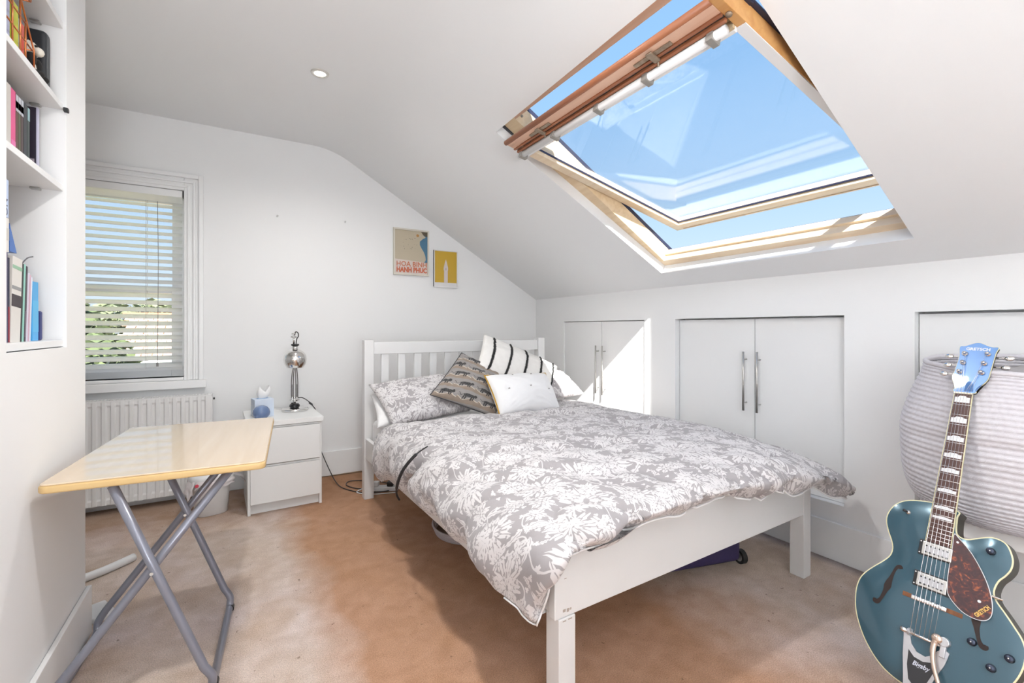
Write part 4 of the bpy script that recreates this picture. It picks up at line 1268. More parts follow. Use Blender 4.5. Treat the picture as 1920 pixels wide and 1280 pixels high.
# ------------------------------------------------------------------ bedside chest
ns = empty('bedside_chest', (.040, 3.158, 0), rad(2.0), 'white two-drawer bedside chest with a chrome lamp on top', 'bedside table')
w, d, h = .415, .470, .560
def npart(name, *a, bev=.0015, parent=ns, mat=M_cab):
    bm = B(); box(bm, *a); return obj(name, bm, mat, parent, bevel=bev)
npart('top', -.006, w + .006, -.018, d, h - .030, h)
npart('side_panel', 0, .016, .002, d, 0, h - .030); npart('side_panel', w - .016, w, .002, d, 0, h - .030)
npart('back_panel', .016, w - .016, d - .01, d, .02, h - .030)
npart('plinth', .016, w - .016, .030, .046, 0, .062)
for z0, z1 in ((.068, .282), (.300, .514)):
    dd = npart('drawer', .014 if z0 > .2 else .014, w - .014, -.014, .004, z0, z1)
    npart('drawer_lip', .014, w - .014, .000, .020, z1 + .001, z1 + .012, parent=dd)
    npart('drawer_box', .03, w - .03, .006, d - .03, z0 + .01, z1 - .03, parent=dd)

# anglepoise lamp in chrome, folded upright
lp = empty('desk_lamp', (.325, 3.470, h + .0005), label='chrome desk lamp with a round shade on the bedside chest', cat='lamp')
bm = B(); lathe(bm, [(.0, 0), (.080, 0), (.085, .004), (.085, .014), (.078, .019), (.030, .021), (0, .022)], 40, cap0=False, cap1=False); obj('base', bm, M_chrome, lp, smooth=True)
bm = B(); lathe(bm, [(.004, .020), (.026, .022), (.033, .032), (.033, .040), (.026, .050), (.006, .053)], 28, c=(-.004, -.02)); obj('collar', bm, plain('glossy_black', (.015, .015, .017), .15), lp, smooth=True)
bm = B(); tube(bm, [(-.02, -.02, .052), (-.02, -.02, .075)], .006, 10); tube(bm, [(-.034, -.02, .075), (.026, -.02, .075)], .004, 10)
for x in (-.018, .010): tube(bm, [(x, -.02, .066), (x, -.02, .094)], .0055, 8)
tube(bm, [(-.004, -.02, .05), (-.004, -.02, .09)], .008, 12); obj('hinge_block', bm, M_chrome, lp, smooth=True)
M_rod = noisy('dark_chrome', (.22, .21, .21, 1), (.30, .29, .29, 1), 20, .15, metal=1.0)
for x in (-.024, -.012, .004, .016):
    bm = B(); pts = catmull([(x, -.02, .088), (x, -.02, .19), (x * .75 - .001, -.03, .26), (x * .35, -.045, .315)], 6)
    tube(bm, pts, .0028, 8); obj('arm_rod', bm, M_rod, lp, smooth=True)
M_spring = noisy('spring_steel', (.30, .29, .28, 1), (.45, .44, .43, 1), 60, .3, metal=.9)
for x in (-.017, .010):
    bm = B(); pts = [(x + .0045 * math.cos(t * 1.3), -.02 + .0045 * math.sin(t * 1.3), .095 + t * .00078) for t in range(0, 110)]
    tube(bm, pts, .0011, 5); obj('spring', bm, M_spring, lp, smooth=True)
bm = B(); lathe(bm, [(.052, -.052), (.066, -.030), (.073, 0), (.068, .030), (.052, .052), (.030, .066), (.016, .070)], 40, c=(-.004, -.055), z0=.352, cap0=False, cap1=True); obj('shade', bm, M_chrome, lp, smooth=True)
bm = B(); lathe(bm, [(.052, 0), (.053, .002), (.049, .004)], 40, c=(-.004, -.055), z0=.2985, cap0=False, cap1=False); obj('shade_rim', bm, M_chrome, lp)
bm = B(); lathe(bm, [(.0, -.036), (.02, -.034), (.03, -.014), (.024, .012), (.014, .03)], 20, c=(-.004, -.055), z0=.345); obj('bulb', bm, plain('opal_glass', (.85, .85, .82), .2), lp, smooth=True)
bm = B(); lathe(bm, [(.017, 0), (.019, .012), (.017, .024)], 20, c=(-.004, -.055), z0=.421); obj('lamp_holder', bm, M_chrome, lp, smooth=True)
bm = B(); lathe(bm, [(.022, 0), (.025, .003), (.025, .009), (.022, .012)], 20, c=(-.004, -.055), z0=.445); obj('switch_ring', bm, M_black, lp, smooth=True)
bm = B(); tube(bm, [(-.012, -.055, .457), (-.012, -.055, .515)], .006, 10); tube(bm, [(-.030, -.055, .505), (.004, -.055, .505)], .006, 10); tube(bm, [(-.026, -.055, .525), (.0, -.055, .525)], .004, 8); obj('bracket', bm, M_chrome, lp, smooth=True)
bm = B(); tube(bm, catmull([(-.008, -.055, .515), (.0, -.055, .538), (.014, -.055, .530), (.016, -.055, .508), (.006, -.055, .490), (.002, -.055, .458)], 8), .0035, 8); obj('cable_loop', bm, plain('dark_cable', (.05, .048, .045), .4), lp, smooth=True)

# black lamp cable: over the chest, down the wall and across the carpet
bm = B()
tube(bm, catmull([(.335, 3.465, .645), (.375, 3.50, .640), (.42, 3.53, .605), (.452, 3.53, .5645), (.466, 3.55, .535), (.468, 3.60, .47), (.480, 3.66, .36), (.520, 3.70, .22), (.565, 3.62, .09), (.600, 3.46, .012), (.650, 3.31, .006), (.75, 3.19, .006), (.90, 3.16, .007), (.95, 3.24, .008), (.84, 3.42, .006), (.70, 3.50, .006), (.655, 3.42, .006), (.72, 3.30, .006), (.86, 3.25, .010)], 8), .0032, 8)
cbl = tag(obj('lamp_cable', bm, M_black, smooth=True), 'thin black lamp cable running from the bedside chest down to the carpet', 'cable')
bm = B(); box(bm, -.014, .014, -.008, .008, -.006, .007); xform(bm, Matrix.Translation((.432, 3.53, .590)) @ Matrix.Rotation(rad(40), 4, 'Y')); obj('inline_switch', bm, M_black, cbl, bevel=.003)
bm = B()
tube(bm, catmull([(.46, 3.716, .006), (.60, 3.70, .006), (.80, 3.69, .006), (1.1, 3.70, .006)], 6), .003, 6)
tag(obj('cable', bm, plain('brown_cable', (.14, .10, .06), .6), smooth=True), 'thin brown cable lying along the skirting board behind the bed', 'cable')
ex = empty('extension_lead', (.86, 3.20, 0), rad(-28), 'white plug extension lead on the carpet under the head of the bed', 'extension lead')
bm = B(); box(bm, -.10, .10, -.028, .028, .001, .030); obj('socket_bar', bm, M_whitepl, ex, bevel=.006, seg=3)
for x in (-.055, .045):
    bm = B(); box(bm, x - .022, x + .022, -.022, .022, .0305, .062); obj('plug', bm, M_whitepl if x < 0 else M_black, ex, bevel=.007, seg=3)
bm = B(); tube(bm, catmull([(-.10, 0, .015), (-.15, .02, .006), (-.17, -.05, .006), (-.08, -.09, .006), (.02, -.08, .006), (.10, -.06, .006)], 8), .0035, 8); obj('lead', bm, M_whitepl, ex, smooth=True)

# tissue box and blue ornament
tb = empty('tissue_box', (.125, 3.365, h + .0005), rad(10), 'pale blue cube tissue box with a white tissue on the bedside chest', 'tissue box')
bm = B(); box(bm, -.055, .055, -.055, .055, 0, .112); obj('carton', bm, noisy('pale_blue_card', srgb(222, 226, 234), srgb(190, 208, 230), 14, .6), tb, bevel=.002)
bm = B(); lathe(bm, [(0, 0), (.034, 0), (.034, .0008), (0, .0008)], 24, z0=.1123, sy=.6, cap0=False, cap1=False); obj('opening', bm, plain('blue_opening', srgb(130, 170, 215)[:3], .6), tb)
bm = B()
ts = []
for i in range(15):
    t = i / 14; rr_ = []
    for j in range(25):
        a = j / 24 * 2 * PI; r_ = (.020 + .022 * math.sin(t * PI * .62) + .010 * t * math.sin(3 * a + 1.0)) * (1 - .35 * t * t)
        rr_.append(Vector((r_ * math.cos(a) * 1.1 + .006 * t, r_ * math.sin(a) * .5, .112 + .062 * t + .020 * t * math.sin(2 * a + .8))))
    ts.append(rr_)
tt = grid_mesh('tissue', ts, M_sheet, tb)
bb = B(); lathe(bb, [(.020, 0), (.032, .006), (.047, .024), (.050, .040), (.045, .060), (.032, .076), (.014, .084), (.0, .0855)], 36, cap0=True, cap1=False)
gb = tag(obj('ornament', bb, noisy('blue_glazed_ceramic', srgb(126, 150, 186), srgb(70, 88, 136), 9, .12, coat=.6), smooth=True), 'glossy blue rounded ornament in front of the tissue box', 'ornament')
gb.location = (.115, 3.245, h + .0005)

# ------------------------------------------------------------------ waste bin
wb = empty('waste_bin', (-.150, 3.355, 0), rad(12), 'small white waste bin with a liner bag beside the bedside chest', 'bin')
def rsq(r, z, k=.45, n=32):
    out = []
    for i in range(n):
        a = 2 * PI * i / n; c, s = math.cos(a), math.sin(a)
        e_ = 1 / ((abs(c) ** 3.2 + abs(s) ** 3.2) ** (1 / 3.2)); out.append(Vector((r * e_ * c, r * .85 * e_ * s, z)))
    return out
def rings(bm, L_, cap0=True, cap1=False):
    R = [[bm.verts.new(p) for p in l] for l in L_]
    for u, v in zip(R[:-1], R[1:]):
        for k in range(len(u)): bm.faces.new((u[k], u[(k + 1) % len(u)], v[(k + 1) % len(u)], v[k]))
    if cap0: bm.faces.new(list(reversed(R[0])))
    if cap1: bm.faces.new(R[-1])
bm = B(); rings(bm, [rsq(.078, 0), rsq(.084, .004), rsq(.098, .20), rsq(.103, .235), rsq(.106, .240), rsq(.100, .240), rsq(.094, .2), rsq(.080, .01)], True, True); obj('bin_body', bm, M_whitepl, wb, smooth=True)
bm = B(); rings(bm, [rsq(.112, .205), rsq(.116, .215), rsq(.113, .236), rsq(.108, .246), rsq(.098, .250), rsq(.088, .262), rsq(.05, .268)], False, True); obj('lid', bm, M_whitepl, wb, smooth=True)
M_bag = noisy('thin_white_bag', srgb(232, 226, 226), srgb(222, 214, 216), 12, .5)
def flap(a0, a1, drop, out_, seed):
    g = []
    for i in range(9):
        t = i / 8; rr_ = []
        for j in range(13):
            a = a0 + (a1 - a0) * j / 12
            e_ = 1 / ((abs(math.cos(a)) ** 3.2 + abs(math.sin(a)) ** 3.2) ** (1 / 3.2))
            r_ = .113 + out_ * math.sin(t * PI * .55) + .010 * noise.noise((a * 4, t * 3, seed))
            rr_.append(Vector((r_ * e_ * math.cos(a), r_ * .85 * e_ * math.sin(a), .222 - drop * t * (1 + .5 * noise.noise((a * 5, seed, 0))))))
        g.append(rr_)
    return g
for k, (a0, a1, dr_, ou) in enumerate(((rad(-30), rad(25), .06, .06), (rad(170), rad(225), .085, .02), (rad(225), rad(330), .045, .006), (rad(30), rad(170), .04, .006))):
    grid_mesh('bag_flap', flap(a0, a1, dr_, ou, k), M_bag, wb)
M_red = plain('red_print', srgb(214, 74, 92)[:3], .5)
for a in (rad(232), rad(252)):
    bm = B(); lathe(bm, [(0, 0), (.010, 0), (.010, .001), (0, .001)], 14, cap0=False, cap1=False)
    e_ = 1 / ((abs(math.cos(a)) ** 3.2 + abs(math.sin(a)) ** 3.2) ** (1 / 3.2))
    xform(bm, Matrix.Translation((.126 * e_ * math.cos(a), .126 * .85 * e_ * math.sin(a), .202)) @ Matrix.Rotation(rad(90), 4, 'X')); obj('red_spot', bm, M_red, wb)

# ------------------------------------------------------------------ folding table
ft = empty('folding_table', (-.165, 2.085, 0), rad(-5), 'folding table with a pale wood top and crossed grey steel legs', 'table')
TZ = .700
def rrect(hx, hy, r, n=6):
    out = []
    for cx_, cy_, a0 in ((hx - r, hy - r, 0), (-hx + r, hy - r, 90), (-hx + r, -hy + r, 180), (hx - r, -hy + r, 270)):
        for k in range(n + 1):
            a = rad(a0 + 90 * k / n); out.append((cx_ + r * math.cos(a), cy_ + r * math.sin(a)))
    return out
M_top = wood('pale_beech_laminate', srgb(214, 190, 160), srgb(220, 198, 170), 1.2, rough=.16, coat=.7, stretch=(18, 1.2, 1))
M_edge = wood('honey_wood_edge', srgb(206, 172, 116), srgb(216, 184, 130), 2.0, rough=.35, stretch=(1, 10, 14))
bm = B(); prism(bm, rrect(.272, .405, .022), -.026, -.004, 0); obj('edge_band', bm, M_edge, ft, bevel=.006, seg=3).location = (0, 0, TZ)
bm = B(); prism(bm, rrect(.2695, .4025, .020), -.0045, 0.0, 0); obj('tabletop', bm, M_top, ft, bevel=.0018, seg=2).location = (0, 0, TZ)
M_leg = noisy('grey_painted_steel', srgb(128, 130, 142), srgb(140, 142, 154), 8, .3, metal=.3, coat=.3)
R_T = .0125
def legframe(xt, xb, ya, yb, zt, nm):
    bm = B()
    pts = [(xt, ya, zt), (xb - .02 * (1 if xb > xt else -1), ya, .085), (xb, ya + .004, .05), (xb, ya + .012, .022), (xb, ya + .03, R_T + .002), (xb, yb - .03, R_T + .002), (xb, yb - .012, .022), (xb, yb - .004, .05), (xb - .02 * (1 if xb > xt else -1), yb, .085), (xt, yb, zt)]
    P = [Vector(p) for p in pts]
    full = [P[0], P[0].lerp(P[1], .5), P[1]] + catmull(P[1:5], 5)[1:-1] + [P[4], P[5]] + catmull(P[5:9], 5)[1:-1] + [P[8], P[8].lerp(P[9], .5), P[9]]
    tube(bm, full, R_T, 14)
    o = obj(nm, bm, M_leg, ft, smooth=True)
    return o
zt = TZ - .028
fa = legframe(-.115, .125, -.385, .085, zt, 'leg_frame')
fb = legframe(.170, -.290, -.358, .112, zt, 'leg_frame')
bm = B(); tube(bm, [(-.115, -.385, zt - .004), (-.115, .085, zt - .004)], .009, 10); obj('cross_bar', bm, M_leg, ft, smooth=True)
bm = B(); tube(bm, [(.170, -.358, zt - .004), (.170, .112, zt - .004)], .009, 10); obj('cross_bar', bm, M_leg, ft, smooth=True)
for y in (-.372, .098):
    bm = B(); tube(bm, [(-.022, y - .028, .405), (-.022, y + .028, .405)], .005, 10); obj('pivot_bolt', bm, M_chrome, ft)
for x, y in ((.125, -.36), (.125, .068), (-.290, -.335), (-.290, .09)):
    bm = B(); tube(bm, [(x + .002, y - .012, R_T + .001), (x + .002, y + .012, R_T + .001)], R_T + .0015, 12); obj('rubber_foot', bm, M_black, ft)

# white bits on the carpet behind the end of the left wall
bm = B()
pts = catmull([(-.80, 2.63, .017), (-.66, 2.68, .017), (-.54, 2.75, .017), (-.440, 2.845, .017)], 8)
for i in range(len(pts) - 1): pass
tube(bm, pts, .018, 12)
for v in bm.verts: v.co.z = max(.001, v.co.z)
tag(obj('plastic_bar', bm, M_whitepl, smooth=True), 'curved white plastic bar lying on the carpet beyond the wall end', 'bar')
bm = B(); prism(bm, [(-.515, 2.43), (-.47, 2.45), (-.425, 2.36), (-.425, 2.325), (-.47, 2.30), (-.515, 2.33)], .001, .022)
tag(obj('plastic_offcut', bm, M_whitepl, bevel=.006, seg=3), 'flat white plastic piece on the carpet by the skirting corner', 'plastic piece')

# suitcase and rope tray under the bed
sc = empty('suitcase', (1.815, 1.675, 0), rad(-14), 'dark purple wheeled suitcase lying under the foot of the bed', 'suitcase')
M_purple = noisy('dark_purple_nylon', srgb(46, 38, 74), srgb(58, 48, 92), 30, .6, bump=.3, bscale=300)
bm = B(); box(bm, -.34, .30, -.30, .22, .022, .235); obj('case', bm, M_purple, sc, bevel=.03, seg=4)
bm = B(); tube(bm, [(-.32, -.302, .13), (.28, -.302, .13)], .004, 6); obj('zip', bm, M_black, sc)
for x, y in ((.318, -.270), (.318, .20)):
    bm = B(); tube(bm, [(x - .012, y, .034), (x + .012, y, .034)], .033, 24)
    wh = obj('wheel', bm, plain('rubber_tyre', (.02, .02, .02), .6), sc, smooth=False)
    bm = B(); tube(bm, [(x - .0125, y, .034), (x + .0135, y, .034)], .021, 20); obj('hub', bm, noisy('grey_hub', (.32, .32, .33, 1), (.45, .45, .46, 1), 40, .4, metal=.5), wh)
    bm = B()
    for k in range(5):
        a = 2 * PI * k / 5; tube(bm, [(x + .0138, y + .013 * math.cos(a), .034 + .013 * math.sin(a)), (x + .0142, y + .013 * math.cos(a), .034 + .013 * math.sin(a))], .0042, 8)
    obj('hub_holes', bm, M_black, wh)['kind'] = 'stuff'
bm = B(); tube(bm, [(.318, -.294, .060), (.318, -.294, .075)], .01); bm.free()
rt = empty('woven_tray', (1.115, 2.335, 0), label='round pale woven tray on the carpet under the bed', cat='tray')
bm = B()
for k in range(5):
    rr0 = .196 + .004 * k
    tube(bm, [(rr0 * math.cos(a), rr0 * math.sin(a), .006 + .0095 * k) for a in [2 * PI * i / 64 for i in range(64)]], .0058, 6, close=True)
o = obj('rim', bm, noisy('pale_grey_rope', srgb(176, 166, 170), srgb(204, 196, 198), 160, .9, bump=.5, bscale=500), rt, smooth=True); o['kind'] = 'stuff'
bm = B(); lathe(bm, [(0, .002), (.196, .002), (.196, .007), (0, .007)], 48, cap0=False, cap1=False); obj('bottom', bm, noisy('tray_base', srgb(120, 104, 92), srgb(140, 122, 108), 60, .9), rt)

# ------------------------------------------------------------------ pictures on the back wall
def framed(name, x0, x1, z0, z1, rot, label, wid, mat_frame):
    cx_, cz_ = (x0 + x1) / 2, (z0 + z1) / 2
    r = empty(name, (cx_, YB - .002, cz_), label=label, cat='picture', group=None)
    r.rotation_euler = (0, rot, 0)
    w_, h_ = (x1 - x0) / 2, (z1 - z0) / 2
    bm = B()
    box(bm, -w_, w_, -.018, 0, h_ - wid, h_); box(bm, -w_, w_, -.018, 0, -h_, -h_ + wid)
    box(bm, -w_, -w_ + wid, -.018, 0, -h_ + wid, h_ - wid); box(bm, w_ - wid, w_, -.018, 0, -h_ + wid, h_ - wid)
    obj('frame', bm, mat_frame, r, bevel=.001)
    bm = B(); box(bm, -w_ + wid, w_ - wid, -.008, -.002, -h_ + wid, h_ - wid); back = obj('backing', bm, M_whitepl, r)
    return r, w_ - wid, h_ - wid
def flat(r, name, poly, y, mat):
    bm = B(); a = [bm.verts.new((x, y, z)) for x, z in poly]; b = [bm.verts.new((x, y + .0006, z)) for x, z in poly]
    n = len(poly)
    for k in range(n): bm.faces.new((a[k], a[(k + 1) % n], b[(k + 1) % n], b[k]))
    bm.faces.new(a); bm.faces.new(list(reversed(b)))
    return obj(name, bm, mat, r)
M_cream = noisy('cream_paint_frame', srgb(212, 206, 192), srgb(222, 216, 204), 10, .5)
r, a, b = framed('framed_poster', 1.080, 1.385, 1.565, 1.950, 0, 'framed beige and blue poster with orange lettering on the back wall', .013, M_cream)
flat(r, 'paper', [(-a, -b), (a, -b), (a, b), (-a, b)], -.0090, noisy('beige_print', srgb(196, 184, 160), srgb(206, 192, 166), 8, .6))
bl_ = [(a, b - .002), (a - .055, b - .002), (a - .036, b - .028), (a - .014, b - .046), (a - .040, b - .060), (a - .066, b - .085), (a - .066, b - .112), (a - .050, b - .142), (a - .030, b - .172), (a - .018, b - .205), (a - .014, b - .235), (a - .030, b - .262), (a, b - .262)]
flat(r, 'blue_ground', bl_, -.0098, plain('poster_blue', srgb(66, 124, 156)[:3], .6))
flat(r, 'dark_corner', [(a, b - .002), (a - .055, b - .002), (a - .036, b - .028), (a - .010, b - .040), (a, b - .040)], -.0104, plain('poster_umber', srgb(92, 78, 52)[:3], .6))
flat(r, 'sun_spot', [(a - .085 + .012 * math.cos(t), b - .036 + .012 * math.sin(t)) for t in [2 * PI * i / 20 for i in range(20)]], -.0098, plain('poster_ochre', srgb(190, 136, 66)[:3], .6))
flat(r, 'pale_strip', [(-a, -b), (a, -b), (a, -b + .100), (-a, -b + .118)], -.0098, plain('poster_pale', srgb(226, 212, 204)[:3], .6))
M_or = plain('poster_orange', srgb(206, 116, 72)[:3], .6)
def ptext(r, s, x, z, size, mat, sx=1.0, bold=.0012, y=-.0108):
    return text_mesh('lettering', s, size, mat, r, plane_map((x, y, z), (1, 0, 0), (0, 0, 1)), depth=.0003, bold=bold, sx=sx)
ptext(r, 'HOA BINH', .004, -b + .078, .056, M_or, sx=.98)
ptext(r, 'HANH PHUC', .004, -b + .030, .056, plain('poster_red_orange', srgb(212, 104, 60)[:3], .6), sx=.80, bold=.003)
bm = B()
rr = random.Random(3)
for k in range(16):
    x = rr.uniform(-a + .03, a - .09); zz = rr.uniform(b - .16, b - .06); bm2 = box(bm, x, x + rr.uniform(.002, .007), -.0102, -.0090, zz, zz + rr.uniform(.002, .006))
o = obj('ink_flecks', bm, plain('poster_ink', srgb(130, 118, 100)[:3], .6), r); o['kind'] = 'stuff'
bm = B(); box(bm, -a, a, -.0150, -.0140, -b, b); obj('glass_pane', bm, glass_mat('picture_glass', (1, 1, 1, 1), .8), r)
r, a, b = framed('framed_print', 1.430, 1.651, 1.477, 1.800, 0, 'small framed yellow print of a white tower, right of the beige poster', .006, M_gloss)
bm = B(); box(bm, -a - .0075, -a - .0062, -.017, 0, -b, b); obj('dark_edge', bm, M_black, r)
flat(r, 'paper', [(-a, -b), (a, -b), (a, b), (-a, b)], -.0090, M_sheet)
flat(r, 'yellow_ground', [(-a + .003, -b + .036), (a - .003, -b + .036), (a - .003, b - .004), (-a + .003, b - .004)], -.0098, plain('poster_yellow', srgb(208, 168, 14)[:3], .6))
flat(r, 'tower', [(-.017, -b + .034), (.017, -b + .034), (.017, -.015), (.021, -.010), (.020, .012), (.013, .038), (.010, .052), (.0, .082), (-.010, .052), (-.013, .038), (-.020, .012), (-.021, -.010), (-.017, -.015)], -.0106, plain('tower_white', srgb(226, 214, 210)[:3], .6))
flat(r, 'tower_clock', [(.009 * math.cos(t) , -.002 + .011 * math.sin(t)) for t in [2 * PI * i / 16 for i in range(16)]], -.0112, plain('tower_grey', srgb(204, 190, 190)[:3], .6))
bm = B(); box(bm, -a, a, -.0150, -.0140, -b, b); obj('glass_pane', bm, bpy.data.materials['picture_glass'], r)
# two empty screws in the wall
for i, (x, z, lab) in enumerate(((.235, 1.937, 'small bare screw in the back wall above the lamp, left of the pair'), (.705, 1.950, 'small bare screw in the back wall, nearer the posters'))):
    bm = B(); tube(bm, [(x, YB - .012, z), (x, YB + .004, z)], [.004, .003], 10); tube(bm, [(x, YB - .015, z), (x, YB - .011, z)], .007, 12)
    tag(obj('wall_screw', bm, plain('painted_screw_%d' % i, (.55, .54, .53), .5)), lab, 'screw', 'screws in the back wall')

# ------------------------------------------------------------------ recessed ceiling lamp
dl = empty('downlight', (.373, 2.668, ZC), label='round recessed downlight in the flat ceiling', cat='lamp')
bm = B(); lathe(bm, [(.030, -.001), (.031, -.006), (.044, -.006), (.047, -.001)], 40, cap0=False, cap1=False); obj('trim_ring', bm, noisy('satin_nickel', (.72, .70, .66, 1), (.78, .76, .72, 1), 20, .3, metal=.7), dl, smooth=True)
bm = B(); lathe(bm, [(0, -.0035), (.030, -.0035), (.030, -.001)], 32, cap0=False, cap1=False)
em = bpy.data.materials.new('lamp_glow'); em.use_nodes = True
pp = em.node_tree.nodes['Principled BSDF']; pp.inputs['Emission Color'].default_value = (1, .92, .75, 1); pp.inputs['Emission Strength'].default_value = 4
obj('bulb', bm, em, dl)
sd = bpy.data.lights.new('downlight_beam', 'SPOT'); sd.energy = 38; sd.spot_size = rad(160); sd.spot_blend = .8; sd.color = (1, .985, .955); sd.shadow_soft_size = .06
so2 = bpy.data.objects.new('downlight_beam', sd); COL.objects.link(so2); so2.location = (.373, 2.668, ZC - .02)
for y, l in ((1.10, 'added downlight for fill in the flat ceiling nearest above the camera'), (-.45, 'added downlight for fill in the flat ceiling behind the camera')):  # unseen copies of the downlight, added as fill
    d2 = dl.copy(); COL.objects.link(d2); d2.location.y = y; d2['label'] = l
    for ch in list(dl.children):
        c = ch.copy(); COL.objects.link(c); c.parent = d2
    s3 = so2.copy(); s3.data = sd.copy(); s3.data.energy = 62 if y > 0 else 18; COL.objects.link(s3); s3.location.y = y
# ------------------------------------------------------------------ basket on a stool (the guitar leans on it)
st = empty('stool', (2.20, .450, 0), rad(3), 'white stool under the woven basket, behind the guitar', 'stool')
bm = B(); box(bm, -.17, .22, -.20, .20, .440, .500); obj('seat', bm, M_gloss, st, bevel=.006)
for x in (-.145, .175):
    for y in (-.175, .150):
        bm = B(); box(bm, x, x + .03, y, y + .03, 0, .440); obj('leg', bm, M_gloss, st, bevel=.003)
for y in (-.168, .155):
    bm = B(); box(bm, -.115, .175, y, y + .016, .39, .439); obj('apron', bm, M_gloss, st)
bk_ = empty('woven_basket', (2.215, .455, .5030), label='large pale grey rope basket standing on the white stool behind the guitar', cat='basket')
prof = [(.230, .0), (.256, .02), (.278, .06), (.292, .12), (.298, .20), (.302, .27), (.292, .34), (.272, .41), (.250, .47), (.238, .515)]
pp_ = catmull([(r, 0, z) for r, z in prof], 10)
rows_n = 36; NA = 380
bm = B()
def prof_at(t):
    f = t * (len(pp_) - 1); i = min(int(f), len(pp_) - 2); return pp_[i].lerp(pp_[i + 1], f - i)
grid = []
per = 4
for i in range(rows_n * per + 1):
    t = i / (rows_n * per); p = prof_at(t)
    ph = (i % per) / per
    bulge = .0045 * abs(math.sin(PI * (i / per)))
    ring = []
    for k in range(NA):
        a = 2 * PI * k / NA
        r_ = p.x + bulge + .0015 * math.sin(a * 95 + (i // per) * 1.3) * (bulge / .0045)
        r_ += .012 * noise.noise((math.cos(a) * 1.6, math.sin(a) * 1.6, p.z * 3)) + .010 * math.sin(2 * a + 1.0) * t
        dent = -.012 * math.exp(-((p.z - .22 + .05 * math.cos(a)) / .02) ** 2) * (.5 + .5 * math.sin(a + 3.6))
        z = p.z - .035 * t * t * (.5 + .5 * math.cos(a - rad(-150))) * t + .010 * t * noise.noise((math.cos(a) * 2, math.sin(a) * 2, 5))
        ring.append(bm.verts.new(((r_ + dent) * math.cos(a), (r_ + dent) * math.sin(a), z)))
    grid.append(ring)
for u, v in zip(grid[:-1], grid[1:]):
    for k in range(NA): bm.faces.new((u[k], u[(k + 1) % NA], v[(k + 1) % NA], v[k]))
bm.faces.new(list(reversed(grid[0])))
M_rope = noisy('pale_grey_rope_weave', srgb(214, 211, 216), srgb(198, 194, 200), 90, .95, bump=.6, bscale=420)
obj('side', bm, M_rope, bk_, smooth=True).modifiers.new('t', 'SOLIDIFY').thickness = .006
bm = B()
bm2 = [];
for k in range(NA):
    a = 2 * PI * k / NA; bm2.append(None)
top_pts = []
for k in range(0, NA, 2):
    a = 2 * PI * k / NA
    r_ = prof_at(1).x + .012 * noise.noise((math.cos(a) * 1.6, math.sin(a) * 1.6, .515 * 3)) + .010 * math.sin(2 * a + 1.0)
    z = .515 - .035 * (.5 + .5 * math.cos(a - rad(-150))) + .010 * noise.noise((math.cos(a) * 2, math.sin(a) * 2, 5))
    top_pts.append((r_ * math.cos(a), r_ * math.sin(a), z))
tube(bm, top_pts, .0085, 8, close=True); obj('rim', bm, M_rope, bk_, smooth=True)
bm = B()   # folded grey blanket showing inside the rim
bl_rows = []
for i in range(20):
    bl_rows.append([Vector((.22 * (j / 19 * 2 - 1) * math.sqrt(max(0, 1 - (i / 19 * 2 - 1) ** 2 * .9)), .22 * (i / 19 * 2 - 1), .475 + .015 * noise.noise((i * .4, j * .4, 0)))) for j in range(20)])
bm.free()
grid_mesh('blanket', bl_rows, noisy('grey_blanket', srgb(186, 182, 182), srgb(170, 166, 168), 20, .95, bump=.4), bk_)

# ------------------------------------------------------------------ guitar
# local axes: x to the player's-view right of the front, y up the neck from the nut, z out of the front
gx = Vector((.00588996, -.99992538, -.01070268)); gy = Vector((.41173962, -.00732847, .91127207)); gz = gx.cross(gy)
gt = empty('electric_guitar', label='blue green hollow body electric guitar leaning back against the woven basket', cat='guitar')
GM = Matrix((gx, gy, gz)).transposed().to_4x4(); GM.translation = Vector((1.92090395, .51436186, .92029964))
gt.matrix_world = GM
def gobj(name, bm, m, parent=gt, **k):
    return obj(name, bm, m, parent, **k)
def fr(n): return .628 * (1 - 2 ** (-n / 12))
M_gblue = noisy('stirling_blue_lacquer', srgb(56, 87, 101), srgb(64, 95, 109), 2.5, .2, metal=.25, coat=.5)
M_gside = noisy('dark_walnut_side', srgb(46, 46, 34), srgb(36, 34, 26), 6, .4, spec=.25)
M_bind = plain('aged_cream_binding', srgb(214, 208, 168)[:3], .4)
M_board = wood('rosewood', srgb(70, 44, 40), srgb(88, 58, 52), 4, rough=.45, stretch=(60, 4, 4))
M_pearl = noisy('pearloid', srgb(206, 206, 208), srgb(232, 232, 234), 120, .3)
M_fret = noisy('nickel_fret', (.70, .69, .68, 1), (.80, .79, .78, 1), 20, .2, metal=.9)
M_hblue = noisy('sky_blue_lacquer', srgb(70, 116, 174), srgb(78, 126, 184), 3, .3, metal=.1, coat=.3)
M_alum = noisy('cast_aluminium', srgb(190, 190, 194), srgb(206, 206, 210), 60, .35, metal=.7)
